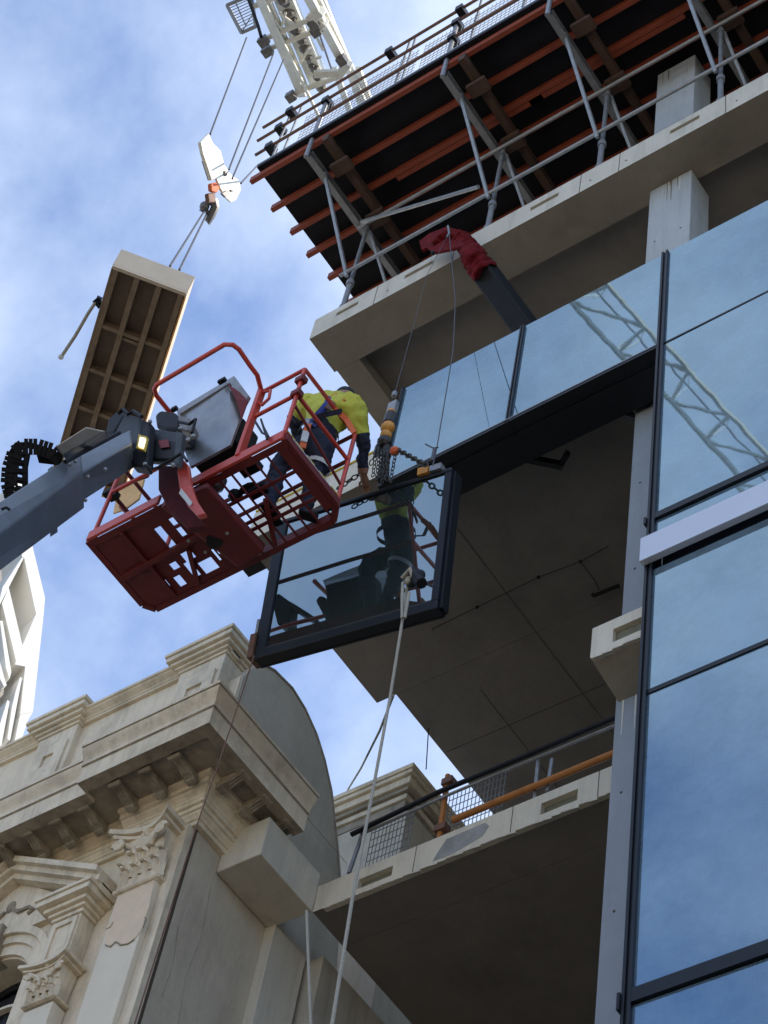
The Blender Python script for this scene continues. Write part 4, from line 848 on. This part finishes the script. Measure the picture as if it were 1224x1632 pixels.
mould('blocking_course', STON, [(0, 16.6), (.42, 16.585), (.42, 16.75), (.36, 16.76), (.36, 16.85), (0, 16.85)], XL, corner=XC-.1, yend=9.7)
# modillions
def modil(m, x, y, ax):
    def q(u, v, z): return V((x+u, y-v, z)) if ax == 'x' else V((x+v, y+u, z))
    prof = [(0, 16.098), (.31, 16.098), (.33, 16.085), (.325, 16.05), (.29, 16.045), (.25, 16.06), (.20, 16.04), (.14, 16.01), (.07, 15.995), (.04, 15.975), (0, 15.97)]
    b = len(m.v)
    for s in (-.05, .05): m.v += [q(s, v, z) for v, z in prof]
    n = len(prof); m.f.append(tuple(range(b, b+n))); m.f.append(tuple(range(b+n, b+2*n)))
    for i in range(n): j = (i+1) % n; m.f.append((b+i, b+j, b+n+j, b+n+i))
    m.tube([q(-.07, .31, 16.06), q(.07, .31, 16.06)], .027, 8); m.tube([q(-.055, .05, 16.0), q(.055, .05, 16.0)], .022, 8)
    for s in (-.03, 0, .03): m.tube([q(s, .27, 16.055), q(s, .2, 16.035), q(s, .12, 16.0)], .009, 5)
for x in (-10.52, -10.88, -11.24): OP('modillion', STOD, lambda m: modil(m, x, 8.84, 'x'), bevel=.005)
for x in (-11.70, -12.06, -12.42, -12.78, -13.14, -13.5, -13.86): OP('modillion', STOD, lambda m: modil(m, x, 8.94, 'x'), bevel=.005)
for y in (9.02, 9.36, 9.70): OP('modillion', STOD, lambda m: modil(m, -10.36, y, 'y'), bevel=.005)
# parapet
OP('parapet_wall', STON, lambda m: m.box((XL, 9.06, 16.86), (-10.9, 9.3, 18.30)))
cap = [(0, 18.30), (.12, 18.30), (.12, 18.33)]+scurve(.13, 18.335, .2, 18.40, 4)+[(.22, 18.405), (.22, 18.44), (0, 18.45)]
mould('parapet_coping', STON, cap, XL, x1=-10.75)
def pedestal(x0, x1, right=False):
    p = OP('parapet_pedestal', STON, lambda m: m.box((x0, 8.98, 16.86), (x1, 9.4, 18.28)), bevel=.008)
    zz = 18.28
    def capf(m):
        for (e, a, b) in ((.02, 0, .04), (.05, .04, .08), (.09, .08, .13), (.13, .13, .20), (.15, .20, .25)):
            m.box((x0-e, 8.98-e, zz+a), (x1+e, 9.42, zz+b-.001))
    MB_ = MB(); capf(MB_); MB_.build('pedestal_cap', STON, p, bevel=.006)
    cx0, cx1 = x0+.2, x1-.2; za, zb = 17.72, 17.90
    m = MB(); m.box((x0+.06, 8.955, 17.45), (cx0, 8.978, 18.05)); m.box((cx1, 8.955, 17.45), (x1-.06, 8.978, 18.05)); m.box((cx0, 8.955, 17.45), (cx1, 8.978, za)); m.box((cx0, 8.955, zb), (cx1, 8.978, 18.05))
    m.build('pedestal_panel', STON, p)
pedestal(-13.33, -12.78); pedestal(-11.40, -10.80); pedestal(-15.3, -14.7)
OP('gable_coping', STOD, lambda m: m.tube([V((XC-.0, y, z)) for y, z in ((9.3, 18.4), (9.55, 18.52), (9.85, 18.56), (10.1, 18.49), (10.35, 18.34), (10.55, 18.14), (10.75, 17.86), (10.88, 17.57), (11.0, 17.3), (11.14, 16.95))], .018, 6))
# pilaster
OP('pilaster', STOP, lambda m: m.box((-11.25, 8.985, 0), (-10.79, 9.137, 15.0)), bevel=.006)
OP('pilaster_return', STON, lambda m: m.box((-10.788, 9.045, 0), (-10.655, 9.137, 15.72)))
OP('joint', BARK, lambda m: m.box((-10.646, 9.13, 0), (-10.637, 9.157, 15.72)))
def chip(pts, Y, mt, th=.008): return OP('peeled_render', mt, lambda m: m.prism([at(x, y, Y) for x, y in pts], (0, -th, 0)))
chip(((193, 1413), (250, 1392), (243, 1420), (238, 1445), (232, 1462), (226, 1482), (216, 1495), (205, 1503), (196, 1506), (190, 1502), (186, 1500), (181, 1506), (172, 1508), (168, 1504), (170, 1480), (176, 1470), (182, 1450)), 8.982, BARE, .004)
for c in (((168, 1506), (176, 1509), (184, 1501), (192, 1506), (204, 1504), (214, 1497)), ((228, 1478), (233, 1465), (231, 1462)), ((169, 1481), (176, 1478), (180, 1470))):
    OP('render_crack', STOD, lambda m: m.tube([at(x, y, 8.978) for x, y in c], .007, 5))
# joints, cracks and stains on the party wall
OP('wall_crack', STOD, lambda m: m.tube([V((XC+.002, y, z)) for y, z in ((9.5, 15.3), (9.55, 14.7), (9.5, 14.2), (9.58, 13.6), (9.55, 12.8))], .004, 4))
OP('wall_crack', STOD, lambda m: m.tube([V((XC+.002, y, z)) for y, z in ((9.25, 14.6), (9.32, 14.2), (9.3, 13.8))], .003, 4))
for z in (17.2,): OP('render_joint', STOD, lambda m: m.box((XC+.0005, 9.2, z), (XC+.003, 11.2, z+.006)))
# corinthian capital
def capital(x0, x1, z0, z1, yf, proj, name='capital'):
    w = x1-x0; cx = (x0+x1)/2; h = z1-z0; yb = 9.13
    core = OP(name, STON, lambda m: m.hexa([(x0+.01, yf+.01, z0), (x1-.01, yf+.01, z0), (x1-.01, yb, z0), (x0+.01, yb, z0), (x0-.02, yf-proj*.5, z0+h*.84), (x1+.02, yf-proj*.5, z0+h*.84), (x1+.02, yb, z0+h*.84), (x0-.02, yb, z0+h*.84)]))
    def C(nm, fn, mt=STON, **k): b = MB(); fn(b); return b.build(nm, mt, core, smooth=True, **k)
    C('astragal', lambda m: (m.tube([(x0-.03, yf-.02, z0), (x1+.03, yf-.02, z0)], .024*h/.7, 8), m.tube([(x1+.03, yf-.02, z0), (x1+.03, yb, z0)], .024*h/.7, 8), m.box((x0-.02, yf-.01, z0-.05*h), (x1+.02, yb, z0-.01))))
    # abacus, concave on plan
    def aba(m):
        for zz, e, th in ((z1-.16*h, .03, .06*h), (z1-.09*h, .07, .085*h)):
            n = 10; fr_ = [(x0-e-.05+(w+2*e+.10)*i/n, yf-proj-e+.75*proj*(1-(2*i/n-1)**2)) for i in range(n+1)]
            b = len(m.v); pts = fr_+[(x1+e+.04, yb), (x0-e-.04, yb)]
            m.v += [V((a, c, zz)) for a, c in pts]+[V((a, c, zz+th)) for a, c in pts]; k = len(pts)
            m.f.append(tuple(range(b, b+k))); m.f.append(tuple(range(b+k, b+2*k)))
            for i in range(k): j = (i+1) % k; m.f.append((b+i, b+j, b+k+j, b+k+i))
    C('abacus', aba)
    # leaves: two tiers of curled tongues with ragged lobes
    def leaf(m, x, zb, zt, yy, lw, out):
        n = 6; P = []
        for i in range(n+1):
            t = i/n; zz = zb+(zt-zb)*min(t*1.15, 1)-(.12*(zt-zb) if t > .9 else 0); o = out*(t**2.2); wd = lw*(1-.35*t)*(.82 if i % 2 else 1.08)
            P.append((x, yy-o, zz, wd))
        b = len(m.v)
        for (a, c, z, wd) in P: m.v += [V((a-wd, c+.02, z)), V((a-wd*.45, c-.008, z)), V((a, c-.022, z)), V((a+wd*.45, c-.008, z)), V((a+wd, c+.02, z)), V((a, c+.05, z))]
        for i in range(n):
            for k in range(6): k2 = (k+1) % 6; m.f.append((b+i*6+k, b+i*6+k2, b+(i+1)*6+k2, b+(i+1)*6+k))
        m.f.append(tuple(b+n*6+k for k in range(6)))
        m.ball(V((P[-1][0], P[-1][1]-.01, P[-1][2])), lw*.55, 5, (1.1, .8, .6))
    for i in range(4):
        x = x0+w*(i+.5)/4; C('acanthus_leaf', lambda m: leaf(m, x, z0+.02, z0+h*.36, yf-.01, w*.105, proj*.45))
    for i in range(3):
        x = x0+w*(i+1)/4; C('acanthus_leaf', lambda m: leaf(m, x, z0+h*.2, z0+h*.58, yf-.01, w*.12, proj*.6))
    for x in (x0-.01, x1+.01): C('acanthus_leaf', lambda m: leaf(m, x, z0+.02, z0+h*.5, yf, w*.09, proj*.5))
    # corner volutes and central rosette
    def vol(m, cx_, sgn):
        cy = yf-proj*.85; cz = z1-h*.30; R = h*.10; pts = []; rr = []
        for i in range(20):
            a = i/19*2.6*2*math.pi/1.6; r = R*(1-i/22); pts.append(V((cx_+sgn*math.cos(a)*r, cy-.01, cz+math.sin(a)*r))); rr.append(.026*h/.7*(1-i/40))
        m.tube(pts, rr, 6); m.ball(V((cx_, cy, cz)), R*.6, 6, (1, .9, 1))
        m.tube([V((cx+sgn*w*.12, yf-.03, z0+h*.42)), V((cx+sgn*w*.25, yf-proj*.5, z0+h*.66)), V((cx_+sgn*R*.2, cy, cz+R))], [.018, .024, .024], 6)
    C('volute', lambda m: vol(m, x0-.02, -1)); C('volute', lambda m: vol(m, x1+.02, 1))
    C('rosette', lambda m: (m.ball(V((cx, yf-proj*.42, z1-.08*h)), .055*h/.7, 6), [m.ball(V((cx+.055*h/.7*math.cos(a), yf-proj*.42, z1-.08*h+.055*h/.7*math.sin(a))), .03*h/.7, 5) for a in (0, 1.26, 2.5, 3.8, 5.0)]))
    return core
capital(-11.25, -10.79, 15.02, 15.72, 8.985, .17)
# window aedicule at the left
AX0, AX1 = -13.98, -11.6; WX = (AX0+AX1)/2
WN = OP('window_surround', STON, lambda m: m.box((-12.22, 9.02, 0), (-11.98, 9.137, 14.95)))
def WQ(name, mt, fn, **k): b = MB(); fn(b); return b.build(name, mt, WN, **k)
def pil(x0, x1):
    OP('window_pilaster', STOP, lambda m: m.box((x0, 8.97, 0), (x1, 9.137, 13.88)), bevel=.006)
    WQ('pilaster_block', STON, lambda m: (m.box((x0+.0, 8.95, 14.36), (x1, 9.137, 14.93))), bevel=.005)
    WQ('pilaster_panel', STON, lambda m: (m.box((x0+.02, 8.93, 14.40), (x0+.07, 8.948, 14.90)), m.box((x1-.07, 8.93, 14.40), (x1-.02, 8.948, 14.90)), m.box((x0+.07, 8.93, 14.84), (x1-.07, 8.948, 14.90)), m.box((x0+.07, 8.93, 14.40), (x1-.07, 8.948, 14.44))))
    capital(x0+.01, x1-.01, 13.92, 14.36, 8.96, .07, 'window_capital')
    def ent(m):
        for (e, a, b) in ((.02, 14.935, 14.98), (.05, 14.98, 15.02), (.09, 15.02, 15.07), (.15, 15.07, 15.14), (.17, 15.14, 15.18)): m.box((x0-e, 8.95-e, a), (x1+e, 9.137, b-.001))
    WQ('entablature_block', STON, ent, bevel=.005)
pil(-11.96, -11.62); pil(-13.96, -13.62)
pz0, pz1 = 15.20, 15.98
for s in (-1, 1):
    xe = WX+s*(WX-AX0+.16)
    def rk(m):
        for (d, y, t) in ((0, 8.80, .07), (-.07, 8.86, .07), (-.14, 8.92, .09)):
            a = V((xe, y, pz0+.06+d)); b = V((WX, y, pz1+.06+d))
            m.hexa([a, b, V((b.x, 9.137, b.z)), V((a.x, 9.137, a.z)), a+V((0, 0, t)), b+V((0, 0, t)), V((b.x, 9.137, b.z+t)), V((a.x, 9.137, a.z+t))])
    WQ('raking_cornice', STON, rk)
WQ('pediment_field', STON, lambda m: m.prism([(AX0, 9.03, pz0-.02), (AX1-.1, 9.03, pz0-.02), (WX, 9.03, pz1-.05)], (0, .1, 0)))
WQ('pediment_ornament', STOD, lambda m: (m.ball((WX, 9.03, 15.6), .06, 6, (1, .5, 1.3)), [m.tube([V((WX+s_*.05, 9.02, 15.55)), V((WX+s_*.15, 9.01, 15.46)), V((WX+s_*.28, 9.02, 15.47)), V((WX+s_*.36, 9.02, 15.40)), V((WX+s_*.3, 9.02, 15.37))], .022, 6) for s_ in (-1, 1)]), smooth=True)
# arch
ARC = [(WX+.78*math.cos(a), 14.35+.78*math.sin(a)) for a in [math.pi*i/20 for i in range(21)]]
def arch(m, r0, r1, y0, y1, zc=14.35, n=24):
    b = len(m.v)
    for i in range(n+1):
        a = math.pi*i/n
        for r in (r0, r1):
            for y in (y0, y1): m.v.append(V((WX+r*math.cos(a), y, zc+r*math.sin(a))))
    for i in range(n):
        p = b+i*4; q = p+4
        for (s, t) in ((0, 2), (2, 3), (3, 1), (1, 0)): m.f.append((p+s, p+t, q+t, q+s))
WQ('archivolt', STON, lambda m: (arch(m, .61, .73, 9.06, 9.3), arch(m, .73, .82, 9.03, 9.3), arch(m, .82, .90, 8.99, 9.2), arch(m, .59, .61, 9.10, 9.6)))
WQ('spandrel', STON, lambda m: [m.hexa([(WX+.9*math.cos(a), 9.09, 14.35+.9*math.sin(a)), (WX+.9*math.cos(b), 9.09, 14.35+.9*math.sin(b)), (WX+.9*math.cos(b), 9.3, 14.35+.9*math.sin(b)), (WX+.9*math.cos(a), 9.3, 14.35+.9*math.sin(a)), (WX+.9*math.cos(a), 9.09, 15.25), (WX+.9*math.cos(b), 9.09, 15.25), (WX+.9*math.cos(b), 9.3, 15.25), (WX+.9*math.cos(a), 9.3, 15.25)]) for a, b in [(math.pi*i/16, math.pi*(i+1)/16) for i in range(16)]])
WQ('keystone', STOD, lambda m: (m.hexa([(WX-.06, 8.97, 14.93), (WX+.06, 8.97, 14.93), (WX+.06, 9.2, 14.93), (WX-.06, 9.2, 14.93), (WX-.1, 8.93, 15.27), (WX+.1, 8.93, 15.27), (WX+.1, 9.2, 15.27), (WX-.1, 9.2, 15.27)]), m.ball((WX, 8.95, 15.1), .06, 6)), bevel=.01)
WQ('reveal', STON, lambda m: (m.box((WX+.60, 9.08, 0), (WX+.92, 9.6, 14.35)), m.box((WX-.92, 9.08, 0), (WX-.60, 9.6, 14.35))))
WQ('window_pane', GLW, lambda m: m.box((WX-.6, 9.45, 11), (WX+.6, 9.47, 14.1)))
WQ('window_frame', BLKM, lambda m: (m.box((WX-.6, 9.40, 14.02), (WX+.6, 9.5, 14.12)), arch(m, .5, .6, 9.40, 9.5), m.box((WX-.03, 9.41, 11), (WX+.03, 9.49, 14.8)), m.box((WX-.6, 9.42, 14.12), (WX+.6, 9.56, 14.8))))
WQ('window_frame', STOP, lambda m: arch(m, .545, .575, 9.34, 9.40, 14.02))
OP('rear_mass', SIDE, lambda m: m.box((XL, 9.52, 0), (XC-.302, 11.45, 16.55)))

# ================================================================== rear wing parapet
RW = thing('rear_parapet_block', (-11.5, 12.2, 0), 'weathered stone parapet block with moulded cap standing behind the lower slab rail', 'building')
px_ = at(660, 1215, 11.94).x; pzt = at(660, 1215, 11.94).z
part('block_wall', SIDE, RW, lambda m: m.box((-12.55, 12.1, 0), (px_-.12, 16, pzt-.52)))
for (e, a, b, mt) in ((.0, .50, .38, STOD), (.03, .378, .30, STON), (.07, .298, .24, STOD), (.11, .238, .13, STON), (.15, .128, .07, STON), (.17, .068, .0, STON)):
    part('cap_moulding', mt, RW, lambda m: m.box((-12.6-e, 12.1-e, pzt-a), (px_-.17+e, 16, pzt-b)), bevel=.008)

# ================================================================== buildings across the street (behind the viewer)
for i, (x0, x1, h, c) in enumerate(((-34, -20, 13, STOP), (-19.8, -6, 15, STON), (-5.8, 9, 12, STOP), (9.2, 26, 14, STON))):
    bl = thing('shopfront_building', ((x0+x1)/2, -14, 0), ('low cream', 'taller tan', 'squat pale', 'long sandy')[i]+' shop building across the street behind the viewer', 'building', 'shops across the street')
    part('wall', c, bl, lambda m: m.box((x0, -26, 0), (x1, -14, h))); part('parapet', c, bl, lambda m: m.box((x0-.1, -26.1, h+.002), (x1+.1, -13.8, h+.6)))
    for k in range(int((x1-x0)/2.6)):
        for z in (5, 9):
            part('window', GLW, bl, lambda m: m.box((x0+1+k*2.6, -14.0+.002, z), (x0+2.4+k*2.6, -13.95, z+2.2)))
